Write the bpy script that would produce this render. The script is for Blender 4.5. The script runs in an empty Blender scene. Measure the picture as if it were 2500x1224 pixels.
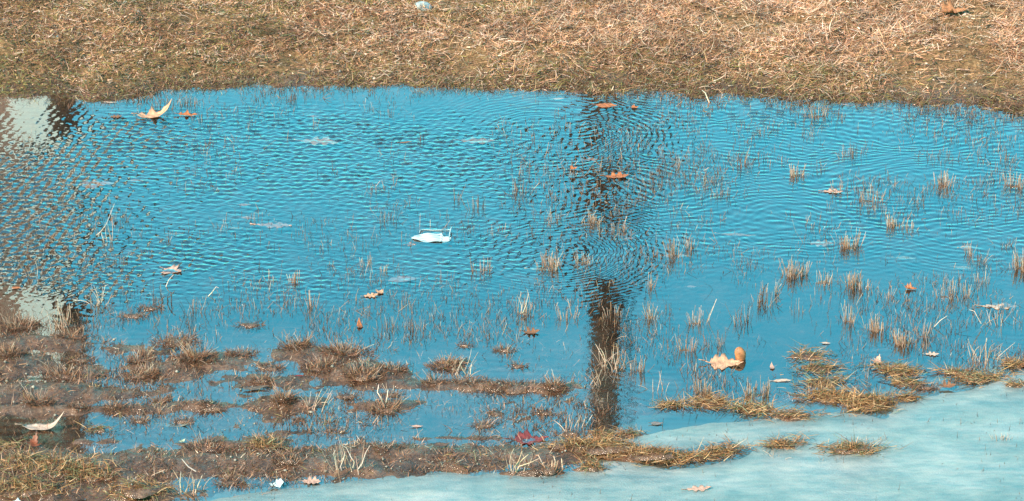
import bpy, math, random
import numpy as np
from mathutils import Vector
random.seed(7)
rng = np.random.default_rng(7)
R = math.radians
sc = bpy.context.scene
col = sc.collection

# ---------------------------------------------------------------- camera, sky, sun, exposure
PITCH = R(22.0)
FPX = 9495.0            # focal length in photograph pixels (2500 wide)
CAMH = 6.37
cam = bpy.data.objects.new('Camera', bpy.data.cameras.new('Camera'))
col.objects.link(cam)
sc.camera = cam
cam.location = (0, 0, CAMH)
cam.rotation_euler = (R(90) - PITCH, 0, 0)
cam.data.sensor_width = 36.0
cam.data.lens = 36.0 * FPX / 2500.0
cam.data.clip_start = 0.1
cam.data.clip_end = 2000.0

SUN_EL, SUN_ROT = R(36), R(-138)
w = bpy.data.worlds.new('World'); sc.world = w; w.use_nodes = True
nt = w.node_tree; nt.nodes.clear()
out = nt.nodes.new('ShaderNodeOutputWorld'); bg = nt.nodes.new('ShaderNodeBackground')
sky = nt.nodes.new('ShaderNodeTexSky'); sky.sky_type = 'NISHITA'; sky.sun_disc = False
sky.sun_elevation = SUN_EL; sky.sun_rotation = SUN_ROT
sky.ozone_density = 3.0; sky.dust_density = 1.2; sky.air_density = 1.3
tint = nt.nodes.new('ShaderNodeMix'); tint.data_type = 'RGBA'; tint.blend_type = 'MULTIPLY'
tint.inputs[0].default_value = 1.0; tint.inputs[7].default_value = (0.27, 1.19, 1.05, 1)
nt.links.new(sky.outputs[0], tint.inputs[6]); nt.links.new(tint.outputs[2], bg.inputs[0])
bg.inputs[1].default_value = 0.15
nt.links.new(bg.outputs[0], out.inputs[0])

sl = bpy.data.lights.new('sun', 'SUN'); sl.energy = 4.2; sl.angle = R(0.5); sl.color = (1, 0.79, 0.62)
so = bpy.data.objects.new('sun', sl); col.objects.link(so)
tosun = Vector((math.sin(SUN_ROT) * math.cos(SUN_EL), math.cos(SUN_ROT) * math.cos(SUN_EL), math.sin(SUN_EL)))
so.rotation_euler = tosun.to_track_quat('Z', 'Y').to_euler()

sc.view_settings.view_transform = 'Standard'; sc.view_settings.look = 'None'
sc.view_settings.exposure = 1.5; sc.view_settings.gamma = 1.0
sc.render.engine = 'CYCLES'
sc.cycles.max_bounces = 6; sc.cycles.transparent_max_bounces = 12

# ---------------------------------------------------------------- ground <-> photograph mapping (on the plane z = 0)
SP, CP = math.sin(PITCH), math.cos(PITCH)
def g(px, py, z=0.0):
    v = (np.asarray(py, float) - 612.0) / FPX
    t = (CAMH - z) / (SP + v * CP)
    return (np.asarray(px, float) - 1250.0) / FPX * t, t * (CP - v * SP)
def inv(x, y):
    x = np.asarray(x, float); y = np.maximum(np.asarray(y, float), 3.0)
    d = y * CP + CAMH * SP
    return 1250.0 + FPX * x / d, 612.0 + FPX * (CAMH * CP - y * SP) / d
def mpp(py):            # metres per photograph pixel for upright things standing at row py
    return float(CAMH / (SP + (py - 612.0) / FPX * CP) / FPX)

# ---------------------------------------------------------------- noise
_perm = np.random.default_rng(3).random((256, 256))
def vnoise(x, y):
    xi = np.floor(x).astype(int); yi = np.floor(y).astype(int)
    fx = x - xi; fy = y - yi
    fx = fx * fx * (3 - 2 * fx); fy = fy * fy * (3 - 2 * fy)
    a = _perm[xi & 255, yi & 255]; b = _perm[(xi + 1) & 255, yi & 255]
    c = _perm[xi & 255, (yi + 1) & 255]; d = _perm[(xi + 1) & 255, (yi + 1) & 255]
    return (a * (1 - fx) + b * fx) * (1 - fy) + (c * (1 - fx) + d * fx) * fy - 0.5
def fbm(x, y, s, o=3):
    r = 0; a = 1.0; t = 0
    for k in range(o):
        r = r + a * vnoise(x / s + 17.3 * k, y / s + 5.1 * k); t += a
        a *= 0.5; s *= 0.47
    return r / t * 2
def sstep(x, a, b):
    t = np.clip((x - a) / (b - a), 0, 1); return t * t * (3 - 2 * t)

# ---------------------------------------------------------------- terrain height
SH = [(0, 232), (60, 238), (130, 236), (210, 248), (330, 243), (400, 222), (480, 210), (625, 210), (800, 213), (900, 207),
      (1000, 212), (1250, 212), (1400, 220), (1480, 224), (1560, 217), (1640, 222), (1700, 231), (1875, 236), (2000, 246),
      (2150, 249), (2300, 252), (2380, 260), (2500, 275)]
_sx, _sy = g([p[0] for p in SH], [p[1] for p in SH])
_sx = np.concatenate([[-60, -12, -7.5, -4.2], _sx, [3.6, 7, 12, 60]])
_sy = np.concatenate([[6, 9, 15, 17.4], _sy, [17.1, 15.5, 9, 6]])
def shore(x): return np.interp(x, _sx, _sy) + .05 * fbm(np.asarray(x, float), np.asarray(x, float) * .3 + 4, .45, 4) + .045 * fbm(np.asarray(x, float) + 3, np.asarray(x, float) * 0 + 1, .13, 3)
BUMPS = [(90, 792, 170, 20, .042), (70, 835, 200, 28, .044), (25, 885, 120, 34, .044), (110, 960, 190, 26, .036), (330, 852, 190, 24, .026), (540, 882, 150, 24, .034),
 (760, 865, 130, 24, .038), (880, 905, 120, 26, .038), (420, 900, 120, 24, .028), (650, 925, 120, 18, .022), (200, 905, 140, 24, .026),
 (1000, 937, 130, 12, .024), (1110, 888, 60, 16, .03), (1200, 945, 190, 10, .026), (1350, 947, 45, 10, .03), (1235, 852, 36, 8, .024),
 (100, 1002, 150, 13, .032), (300, 1000, 130, 12, .026), (480, 992, 110, 11, .022), (700, 985, 90, 14, .028), (950, 990, 80, 12, .026),
 (150, 1140, 220, 36, .036), (60, 1190, 150, 36, .046), (330, 1205, 100, 16, .04), (400, 1130, 200, 28, .030), (700, 1130, 260, 30, .030),
 (1000, 1110, 250, 22, .027), (1280, 1118, 190, 24, .029), (640, 1088, 60, 13, .03), (850, 1150, 180, 14, .024), (1100, 1140, 160, 14, .02),
 (1480, 1100, 130, 13, .05), (1600, 1117, 110, 12, .055), (1735, 1108, 85, 11, .05), (1300, 1157, 70, 6, .03), (1440, 1148, 45, 6, .035),
 (1912, 1092, 52, 7, .05), (2080, 1108, 62, 13, .06), (1690, 990, 90, 9, .034), (1840, 992, 100, 11, .042), (1990, 965, 120, 14, .045),
 (2120, 985, 90, 13, .052), (2200, 903, 70, 10, .036), (2370, 905, 80, 14, .045), (2490, 870, 80, 14, .04), (1530, 1062, 50, 6, .022),
 (2310, 948, 60, 8, .03), (1345, 640, 40, 5, .008), (2200, 825, 60, 8, .03), (1100, 1070, 120, 6, .014), (540, 1090, 90, 10, .02), (230, 1080, 80, 8, .018)]
def height(x, y, detail=True):
    px, py = inv(x, y)
    d = y - shore(x)
    bank = 0.11 * (1 - np.exp(-np.maximum(d, 0) / 0.9)) + 0.012 * np.clip(d, 0, 10)
    deep = -0.052 + 0.030 * sstep(py, 735, 850) * (1 - sstep(px, 1450, 1700)) + 0.012 * sstep(py, 850, 960)
    deep = np.maximum(deep, -0.16 * np.maximum(-d, 0) - 0.004)
    h = np.where(d > 0, bank, deep)
    inside = (d < 0) & (py < 1400)
    b = np.zeros_like(h)
    for cx, cy, rx, ry, a in BUMPS:
        b = np.maximum(b, a * np.exp(-((px - cx) / rx) ** 2 * .9 - ((py - cy) / ry) ** 2 * .9))
    h = h + np.where(inside, b, 0)
    h = h + 0.10 * (1 - sstep(y, 9.0, 12.4))
    near = (1 - sstep(np.abs(x), 3.5, 5.0)) * (1 - sstep(y, 20.5, 23.0)) * sstep(y, 9.0, 12.0)
    if detail:
        lo = fbm(x, y * .8, .34, 3); hi = fbm(x + 9, y, .06, 3)
        amp = np.where(d > 0, sstep(d, 0, .25) + .35, .8) * near
        h = h + lo * .015 * amp + hi * .014 * amp + np.where(d > 0, fbm(x - 3, y, .11, 2) * .020 * near * sstep(d, 0, .35), 0)
    return h
def hz(x, y): return float(height(np.array([x]), np.array([y]))[0])

# ---------------------------------------------------------------- material helpers
def mat(name):
    m = bpy.data.materials.new(name); m.use_nodes = True
    return m, m.node_tree, m.node_tree.nodes['Principled BSDF']
def N(t, typ, **k):
    n = t.nodes.new(typ)
    for a, b in k.items(): setattr(n, a, b)
    return n
def noise(t, scale, detail=4, rough=.6, vec=None):
    n = N(t, 'ShaderNodeTexNoise'); n.inputs['Scale'].default_value = scale
    n.inputs['Detail'].default_value = detail; n.inputs['Roughness'].default_value = rough
    if vec is not None: t.links.new(vec, n.inputs['Vector'])
    return n
def objvec(t, sc_=(1, 1, 1)):
    c = N(t, 'ShaderNodeTexCoord'); m = N(t, 'ShaderNodeMapping'); m.inputs['Scale'].default_value = sc_
    t.links.new(c.outputs['Object'], m.inputs[0]); return m.outputs[0]
def ramp(t, fac, stops):
    r = N(t, 'ShaderNodeValToRGB'); e = r.color_ramp.elements
    while len(e) < len(stops): e.new(0.5)
    for i, (p, c) in enumerate(stops): e[i].position = p; e[i].color = (*c, 1)
    t.links.new(fac, r.inputs[0]); return r.outputs[0]
def mix(t, a, b, f, mode='MIX'):
    n = N(t, 'ShaderNodeMix', data_type='RGBA', blend_type=mode)
    for s, v in ((0, f), (6, a), (7, b)):
        if hasattr(v, 'links') or hasattr(v, 'is_linked'): t.links.new(v, n.inputs[s])
        elif isinstance(v, (int, float)): n.inputs[s].default_value = v
        else: n.inputs[s].default_value = (*v, 1)
    return n.outputs[2]
def bump(t, hgt, strength, dist, to):
    b = N(t, 'ShaderNodeBump'); b.inputs['Strength'].default_value = strength; b.inputs['Distance'].default_value = dist
    t.links.new(hgt, b.inputs['Height']); t.links.new(b.outputs[0], to.inputs['Normal']); return b
def simple(name, c1, c2, scale, rough=.7, spec=.3, bmp=.3, dist=.002, sc_=(1, 1, 1)):
    m, t, p = mat(name)
    n = noise(t, scale, 5, .65, objvec(t, sc_))
    t.links.new(ramp(t, n.outputs[0], [(.3, c1), (.7, c2)]), p.inputs['Base Color'])
    p.inputs['Roughness'].default_value = rough; p.inputs['Specular IOR Level'].default_value = spec
    bump(t, n.outputs[0], bmp, dist, p); return m
def tintmat(name, rough=.65, spec=.25, trans=0.0):
    m, t, p = mat(name)
    a = N(t, 'ShaderNodeAttribute', attribute_name='tint')
    n = noise(t, 220, 2, .5, objvec(t))
    c = mix(t, a.outputs['Color'], ramp(t, n.outputs[0], [(.3, (.72, .72, .72)), (.7, (1.15, 1.12, 1.1))]), 1.0, 'MULTIPLY')
    t.links.new(c, p.inputs['Base Color'])
    p.inputs['Roughness'].default_value = rough; p.inputs['Specular IOR Level'].default_value = spec
    return m

M_blade = tintmat('dry_grass_blade')
M_stem = tintmat('wet_stem', .5, .4)
M_leaf = tintmat('dead_leaf', .55, .35)

# ground: soil, wet mud and pond bed, mixed by how far the surface is above the water
m, t, p = mat('wet_earth')
a = N(t, 'ShaderNodeAttribute', attribute_name='wet')          # R = lies in water or wet, G = dry bank, B = sandy mud
v = objvec(t)
n1 = noise(t, 9, 6, .7, v); n2 = noise(t, 70, 5, .7, v); n3 = noise(t, 300, 3, .6, v)
mud = ramp(t, n1.outputs[0], [(.3, (.036, .017, .009)), (.5, (.095, .044, .024)), (.72, (.19, .092, .055))])
mud = mix(t, mud, ramp(t, n2.outputs[0], [(.35, (.55, .5, .45)), (.65, (1.35, 1.3, 1.25))]), 1.0, 'MULTIPLY')
dry = ramp(t, n2.outputs[0], [(.3, (.06, .030, .015)), (.5, (.15, .080, .040)), (.7, (.30, .165, .085))])
spk = ramp(t, n3.outputs[0], [(.68, (0, 0, 0)), (.74, (1, 1, 1))])
sep = N(t, 'ShaderNodeSeparateColor'); t.links.new(a.outputs['Color'], sep.inputs[0])
base = mix(t, mud, dry, sep.outputs[1])
base = mix(t, base, (.30, .20, .13), N(t, 'ShaderNodeMath', operation='MULTIPLY').outputs[0])
mm = base.node.inputs[0].links[0].from_node
t.links.new(spk, mm.inputs[0]); mm.inputs[1].default_value = .5
t.links.new(base, p.inputs['Base Color'])
rr = N(t, 'ShaderNodeMapRange'); t.links.new(sep.outputs[1], rr.inputs[0]); rr.inputs[3].default_value = .16; rr.inputs[4].default_value = .9
t.links.new(rr.outputs[0], p.inputs['Roughness'])
r2_ = N(t, 'ShaderNodeMapRange'); t.links.new(sep.outputs[1], r2_.inputs[0]); r2_.inputs[3].default_value = .55; r2_.inputs[4].default_value = .05; t.links.new(r2_.outputs[0], p.inputs['Specular IOR Level'])
p.inputs['IOR'].default_value = 1.5
hs = N(t, 'ShaderNodeMath', operation='ADD'); t.links.new(n2.outputs[0], hs.inputs[0]); t.links.new(n3.outputs[0], hs.inputs[1])
bump(t, hs.outputs[0], .65, .005, p)
M_ground = m

# water: clear, with a mirror-like skin
m = bpy.data.materials.new('pond_water'); m.use_nodes = True; t = m.node_tree; t.nodes.clear()
o_ = N(t, 'ShaderNodeOutputMaterial'); mx = N(t, 'ShaderNodeMixShader')
def M(op, a_, b_=None):
    n = N(t, 'ShaderNodeMath', operation=op)
    for i_, v_ in enumerate((a_, b_)):
        if v_ is None: continue
        if hasattr(v_, 'is_linked'): t.links.new(v_, n.inputs[i_])
        else: n.inputs[i_].default_value = v_
    return n.outputs[0]
gl = N(t, 'ShaderNodeBsdfGlossy'); gl.inputs['Roughness'].default_value = .015
tr = N(t, 'ShaderNodeBsdfTransparent'); tr.inputs[0].default_value = (.66, .64, .60, 1)
v = objvec(t, (1, .55, 1)); n1 = noise(t, 75, 3, .6, v)
b = N(t, 'ShaderNodeBump'); b.inputs['Strength'].default_value = .16; b.inputs['Distance'].default_value = .0004
t.links.new(n1.outputs[0], b.inputs['Height'])
t.links.new(b.outputs[0], gl.inputs['Normal'])
geo = N(t, 'ShaderNodeNewGeometry'); dt = N(t, 'ShaderNodeVectorMath', operation='DOT_PRODUCT')
t.links.new(b.outputs[0], dt.inputs[0]); t.links.new(geo.outputs['Incoming'], dt.inputs[1])
one = M('SUBTRACT', 1.0, M('ABSOLUTE', dt.outputs['Value']))
R0 = .20      # mirror share looking straight down, rising towards grazing
fac = M('ADD', R0, M('MULTIPLY', 1 - R0, M('POWER', one, 3.6)))
t.links.new(fac, mx.inputs[0]); t.links.new(tr.outputs[0], mx.inputs[1]); t.links.new(gl.outputs[0], mx.inputs[2])
t.links.new(mx.outputs[0], o_.inputs[0])
dep = N(t, 'ShaderNodeAttribute', attribute_name='clear'); t.links.new(dep.outputs['Color'], tr.inputs[0])
M_water = m

# melting ice, milky and wet
m, t, p = mat('melting_ice')
v = objvec(t, (1, 1.6, 1)); n1 = noise(t, 2.2, 6, .6, v); n2 = noise(t, 26, 5, .65, objvec(t, (.5, 1.3, 1))); n3 = noise(t, 160, 3, .6, objvec(t))
n4 = noise(t, 7, 7, .7, objvec(t, (.45, 1.2, 1)))
c = ramp(t, n1.outputs[0], [(.30, (.10, .125, .125)), (.5, (.185, .19, .18)), (.68, (.27, .25, .235))])
c = mix(t, c, ramp(t, n2.outputs[0], [(.3, (.66, .78, .82)), (.65, (1.12, 1.06, 1.04))]), 1.0, 'MULTIPLY')
c = mix(t, c, ramp(t, n4.outputs[0], [(.34, (.62, .78, .84)), (.5, (1, 1, 1)), (.66, (1.22, 1.14, 1.08))]), 1.0, 'MULTIPLY')
c = mix(t, c, ramp(t, n3.outputs[0], [(.27, (.4, .4, .4)), (.38, (1, 1, 1))]), .7, 'MULTIPLY')
t.links.new(c, p.inputs['Base Color']); p.inputs['Roughness'].default_value = .28; p.inputs['Specular IOR Level'].default_value = .6
hs = N(t, 'ShaderNodeMath', operation='ADD'); t.links.new(n2.outputs[0], hs.inputs[0]); t.links.new(n3.outputs[0], hs.inputs[1])
bump(t, hs.outputs[0], .6, .004, p)
M_ice = m

M_bark = simple('tree_bark', (.012, .009, .007), (.04, .028, .02), 22, .9, .2, .9, .02, (1, 1, .25))
M_stone = simple('pale_stone', (.22, .24, .235), (.32, .33, .32), 60, .7, .3, .2)
M_mask = simple('mask_fabric', (.28, .33, .34), (.34, .38, .39), 60, .8, .2, .2, .0008)
M_loop = simple('ear_loop', (.28, .33, .34), (.34, .38, .39), 60, .8, .2, .1)
M_scrap = simple('white_scrap', (.30, .31, .31), (.38, .38, .37), 60, .7, .3, .2)
M_white = simple('white_paint', (.70, .70, .68), (.80, .80, .78), 5, .6, .3, .1)
M_roof = simple('roof_shingle', (.10, .09, .08), (.17, .15, .13), 8, .9, .2, .5, .01)
M_glass = simple('window_glass', (.02, .03, .035), (.04, .05, .055), 2, .08, .8, 0)
M_pebble = simple('pebble', (.12, .09, .065), (.30, .24, .20), 30, .8, .3, .2)
m, t, p = mat('red_brick')
br = N(t, 'ShaderNodeTexBrick'); br.inputs['Scale'].default_value = 1.0
br.inputs['Color1'].default_value = (.24, .08, .05, 1); br.inputs['Color2'].default_value = (.17, .055, .04, 1); br.inputs['Mortar'].default_value = (.35, .30, .26, 1)
br.inputs['Mortar Size'].default_value = .012; br.inputs['Brick Width'].default_value = .22; br.inputs['Row Height'].default_value = .075
mp = N(t, 'ShaderNodeMapping'); mp.inputs['Rotation'].default_value = (R(90), 0, 0)
cc = N(t, 'ShaderNodeTexCoord'); t.links.new(cc.outputs['Object'], mp.inputs[0]); t.links.new(mp.outputs[0], br.inputs['Vector'])
t.links.new(br.outputs[0], p.inputs['Base Color']); p.inputs['Roughness'].default_value = .9
M_brick = m

# ---------------------------------------------------------------- mesh helpers
def setp(o, label=None, cat=None, group=None, kind=None):
    if label: o['label'] = label
    if cat: o['category'] = cat
    if group: o['group'] = group
    if kind: o['kind'] = kind
    return o
def mk(name, verts, faces, material, parent=None, smooth=False, tint=None, attr='tint'):
    verts = np.asarray(verts, np.float32)
    me = bpy.data.meshes.new(name)
    if isinstance(faces, np.ndarray):
        k = faces.shape[1]
        me.vertices.add(len(verts)); me.vertices.foreach_set('co', verts.ravel())
        me.loops.add(faces.size); me.loops.foreach_set('vertex_index', faces.astype(np.int32).ravel())
        me.polygons.add(len(faces)); me.polygons.foreach_set('loop_start', np.arange(0, faces.size, k, dtype=np.int32))
        me.update(calc_edges=True)
    else:
        me.from_pydata(verts.tolist(), [], faces)
    if smooth: me.polygons.foreach_set('use_smooth', np.ones(len(me.polygons), bool))
    if tint is not None:
        c = np.ones((len(verts), 4), np.float32); c[:, :3] = tint
        me.color_attributes.new(attr, 'FLOAT_COLOR', 'POINT').data.foreach_set('color', c.ravel())
    me.materials.append(material)
    o = bpy.data.objects.new(name, me); col.objects.link(o)
    if parent: o.parent = parent
    return o
def grid(xs, ys, zf):
    X, Y = np.meshgrid(xs, ys); Z = zf(X.ravel(), Y.ravel())
    V = np.stack([X.ravel(), Y.ravel(), Z], 1)
    nx, ny = len(xs), len(ys)
    i = np.arange(nx - 1)[None, :] + nx * np.arange(ny - 1)[:, None]; i = i.ravel()
    return V, np.stack([i, i + 1, i + nx + 1, i + nx], 1)
def spread(a, b, step, far, n):
    mid = np.arange(a, b + step / 2, step)
    e = np.geomspace(step, far, n)
    return np.concatenate([a - e[::-1], mid, b + e])

# ---------------------------------------------------------------- the ground: one sheet to the horizon
xs = spread(-3.1, 3.1, .0095, 500, 46); ys = spread(12.7, 19.6, .0095, 500, 46)
V, F = grid(xs, ys, height)
d = V[:, 1] - shore(V[:, 0])
wet = np.zeros((len(V), 3), np.float32)
wet[:, 1] = sstep(d + .12 * fbm(V[:, 0], V[:, 1], .3), .04, .30)
wet[:, 1] = np.maximum(wet[:, 1], sstep(V[:, 1], 11, 9))
setp(mk('ground', V, F, M_ground, smooth=True, tint=wet, attr='wet'), kind='structure')

# ---------------------------------------------------------------- the water, with its ripples as real waves
RINGS = [(1345, 610, .030, .95, 330, 1.1), (1370, 335, .034, .9, 420, 1.25), (1955, 548, .036, 1.3, 200, 1.3), (2230, 300, .042, 1.0, 330, 1.1),
         (2330, 610, .036, 1.0, 200, .9), (1150, 470, .032, .5, 420, .6), (1480, 560, .033, .6, 200, .7), (1850, 330, .042, .9, 330, .9)]
def waves(x, y):
    px, py = inv(x, y)
    z = np.zeros_like(x)
    A0 = .00062
    # fine wind ripples over the left and the middle
    env = (sstep(py, 235, 300) * (1 - sstep(py + .10 * (px - 300) * (px > 300) * 0, 640, 800))) * (1 - sstep(px, 1120, 1480)) + .07
    env *= 1 - .75 * sstep(py, 700, 800)
    env *= 1 - .75 * (1 - sstep(px, 150, 330)) * (1 - sstep(py, 320, 400))
    env *= 1 - .6 * (1 - sstep(px, 100, 300)) * sstep(py, 660, 720)
    env *= np.clip(.85 + 1.0 * fbm(x, y, .45, 3), .25, 1.7)
    wr = np.random.default_rng(11)
    for k in range(40):
        lam = wr.uniform(.018, .062); th = R(90 + 14) + wr.normal(0, .88)
        kx, ky = math.cos(th) * 2 * math.pi / lam, math.sin(th) * 2 * math.pi / lam
        z += A0 * .23 * wr.uniform(.4, 1.7) * env * (lam / .033) * np.sin(kx * x + ky * y + wr.uniform(0, 6.28) + 3.2 * fbm(x + 2.3 * k, y - 1.7 * k, .30, 2))
    # rings spreading from the places where something touched the surface
    wx, wy = x + .085 * fbm(x, y, .38, 3), y + .085 * fbm(x + 5, y, .38, 3)
    for cx, cy, lam, a, rad, s in RINGS:
        X0, Y0 = g(cx, cy); r = np.hypot(wx - X0, wy - Y0); rr_ = rad * .00179
        e = np.exp(-(r / rr_) ** 4) * sstep(r, .10, .30)
        z += A0 * .66 * a * s * e * np.sin(2 * math.pi * r / lam + cx)
    # longer crossing trains on the right
    er = sstep(px, 1250, 1600) * (1 - sstep(py, 580, 720)) + sstep(px, 1150, 1300) * (1 - sstep(px, 1560, 1640)) * (1 - sstep(py, 690, 745)) * .55
    er = er * (1 - .45 * np.exp(-((px - 1470) / 130.) ** 2))
    for lam, th, a in ((.046, 72, .32), (.040, 114, .30), (.058, 96, .34), (.034, 58, .18), (.072, 128, .26)):
        th = R(th); q = math.cos(th) * wx + math.sin(th) * wy
        z += A0 * a * 2.5 * er * (.6 + .9 * fbm(x + a * 40, y, .35, 2)) * np.sin(2 * math.pi * q / lam + 9 * a + 3.0 * fbm(x + 30 * a, y, .22, 2))
    calm = sstep(py, 700, 770)      # slow faint swell in the sheltered near water
    z += A0 * .16 * calm * (.5 + 1.2 * fbm(x + 3, y, .3, 2)) * np.sin(2 * math.pi * (.12 * wx + wy) / .055 + 2.5 * fbm(x, y, .12, 2))
    fade = (1 - sstep(np.abs(x), 2.75, 2.95))
    return z * fade
xs = spread(-2.95, 2.95, .0062, 9, 8); ys = spread(13.2, 18.15, .0062, 2.5, 8)
V, F = grid(xs, ys, waves)
dd = np.clip(-height(V[:, 0], V[:, 1]), 0, .4)[:, None]
setp(mk('water', V, F, M_water, smooth=True, tint=np.array([.93, .90, .86]) * np.exp(-dd * np.array([9.0, 10.5, 12.0])), attr='clear'), kind='structure')

# ---------------------------------------------------------------- ice shelf
ICE = [(380, 1232), (640, 1205), (820, 1188), (950, 1165), (1100, 1157), (1250, 1167), (1400, 1150), (1490, 1126), (1560, 1128), (1620, 1146), (1700, 1142),
       (1800, 1120), (1838, 1096), (1780, 1086), (1700, 1100), (1600, 1104), (1500, 1082), (1545, 1066), (1610, 1046), (1700, 1036), (1800, 1028), (1900, 1020),
       (2000, 1008), (2080, 1012), (2150, 1016), (2180, 994), (2250, 966), (2330, 955), (2420, 932), (2500, 905), (2900, 860), (3300, 1000), (3300, 1700),
       (200, 1700), (150, 1290)]
gx, gy = g([q[0] for q in ICE], [q[1] for q in ICE])
def icesd(x, y):
    n = len(gx); dmin = np.full(x.shape, 1e9); ins = np.zeros(x.shape, bool)
    for i in range(n):
        ax, ay, bx, by = gx[i], gy[i], gx[(i + 1) % n], gy[(i + 1) % n]
        L = (bx - ax) ** 2 + (by - ay) ** 2
        tt = np.clip(((x - ax) * (bx - ax) + (y - ay) * (by - ay)) / L, 0, 1)
        dmin = np.minimum(dmin, np.hypot(x - ax - tt * (bx - ax), y - ay - tt * (by - ay)))
        cr = ((ay > y) != (by > y)) & (x < (bx - ax) * (y - ay) / (by - ay + 1e-12) + ax); ins ^= cr
    return np.where(ins, dmin, -dmin)
def icez(x, y):
    s = icesd(x, y) + .05 * fbm(x, y, .25, 3)
    return np.where(s > 0, .012 * (1 - np.exp(-s / .11)) - .0005, np.maximum(s * .12, -.03) - .0005) + .004 * fbm(x, y, .6, 2) * sstep(s, 0, .2) + .0022 * fbm(x, y, .07, 3)
xs = np.arange(-2.2, 3.9, .014); ys = np.arange(11.6, 15.3, .014)
V, F = grid(xs, ys, icez)
keep = (V[F[:, 0], 2] > -.025)
setp(mk('ice', V, F[keep], M_ice, smooth=True), kind='structure')

# ---------------------------------------------------------------- blades and stems
def ribbons(base, az, lean, length, width, bend, colr, seg=2, twist=None, azbend=None):
    n = len(base); V = np.zeros((n, seg + 1, 2, 3), np.float32)
    p = np.array(base, float); tw = rng.uniform(-.9, .9, n) if twist is None else twist
    for k in range(seg + 1):
        a = az if azbend is None else az + azbend * k / seg
        th = lean + bend * k / seg
        ca, sa = np.cos(a), np.sin(a); ct, st = np.cos(th), np.sin(th)
        perp = np.stack([-sa, ca, np.zeros(n)], 1); nor = np.stack([-ct * ca, -ct * sa, st], 1)
        wv = perp * np.cos(tw)[:, None] + nor * np.sin(tw)[:, None]
        ww = (width * (1 - .85 * (k / seg) ** 1.7) / 2)[:, None]
        V[:, k, 0] = p - wv * ww; V[:, k, 1] = p + wv * ww
        p = p + np.stack([st * ca, st * sa, ct], 1) * (length / seg)[:, None]
    b = (np.arange(n) * (seg + 1) * 2)[:, None] + (np.arange(seg) * 2)[None, :]
    b = b.ravel(); F = np.stack([b, b + 1, b + 3, b + 2], 1)
    C = np.repeat(colr, (seg + 1) * 2, 0)
    return V.reshape(-1, 3), F, C
def tubes(base, az, lean, length, rad, bend, c0, c1, seg=3, azbend=None, taper=.65):
    n = len(base); V = np.zeros((n, seg + 1, 3, 3), np.float32); C = np.zeros((n, seg + 1, 3, 3), np.float32)
    p = np.array(base, float); ph = rng.uniform(0, 6.28, n)
    for k in range(seg + 1):
        a = az if azbend is None else az + azbend * k / seg
        th = lean + bend * k / seg
        ca, sa = np.cos(a), np.sin(a); ct, st = np.cos(th), np.sin(th)
        u = np.stack([-sa, ca, np.zeros(n)], 1); w_ = np.stack([-ct * ca, -ct * sa, st], 1)
        r_ = (rad * (1 - taper * (k / seg)))[:, None]
        for j in range(3):
            q = ph + j * 2.0944
            V[:, k, j] = p + (u * np.cos(q)[:, None] + w_ * np.sin(q)[:, None]) * r_
        f = (k / seg)
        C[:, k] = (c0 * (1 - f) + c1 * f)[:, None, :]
        p = p + np.stack([st * ca, st * sa, ct], 1) * (length / seg)[:, None]
    fs = []
    b0 = np.arange(n) * (seg + 1) * 3
    for k in range(seg):
        for j in range(3):
            a_ = b0 + k * 3 + j; b_ = b0 + k * 3 + (j + 1) % 3
            fs.append(np.stack([a_, b_, b_ + 3, a_ + 3], 1))
    return V.reshape(-1, 3), np.concatenate(fs), C.reshape(-1, 3)
def join(parts):
    Vs, Fs, Cs = [], [], []; o = 0
    for V, F, C in parts:
        Vs.append(V); Fs.append(F + o); Cs.append(C); o += len(V)
    return np.concatenate(Vs), np.concatenate(Fs), np.concatenate(Cs)
STRAW = np.array([(.53, .285, .17), (.46, .225, .125), (.58, .35, .235), (.36, .16, .08), (.62, .42, .31), (.24, .10, .05), (.50, .24, .115), (.15, .065, .034)])
MOSS = np.array([(.15, .105, .022), (.20, .145, .035), (.08, .062, .02), (.26, .18, .06), (.13, .13, .065)])
BROWN = np.array([(.21, .082, .042), (.12, .046, .026), (.29, .12, .058), (.06, .024, .015), (.34, .16, .09)])
def pick(pal, n, j=.18):
    return np.clip(pal[rng.integers(0, len(pal), n)] * rng.uniform(1 - j, 1 + j, (n, 1)) * rng.uniform(.94, 1.06, (n, 3)), 0, .9)

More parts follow.
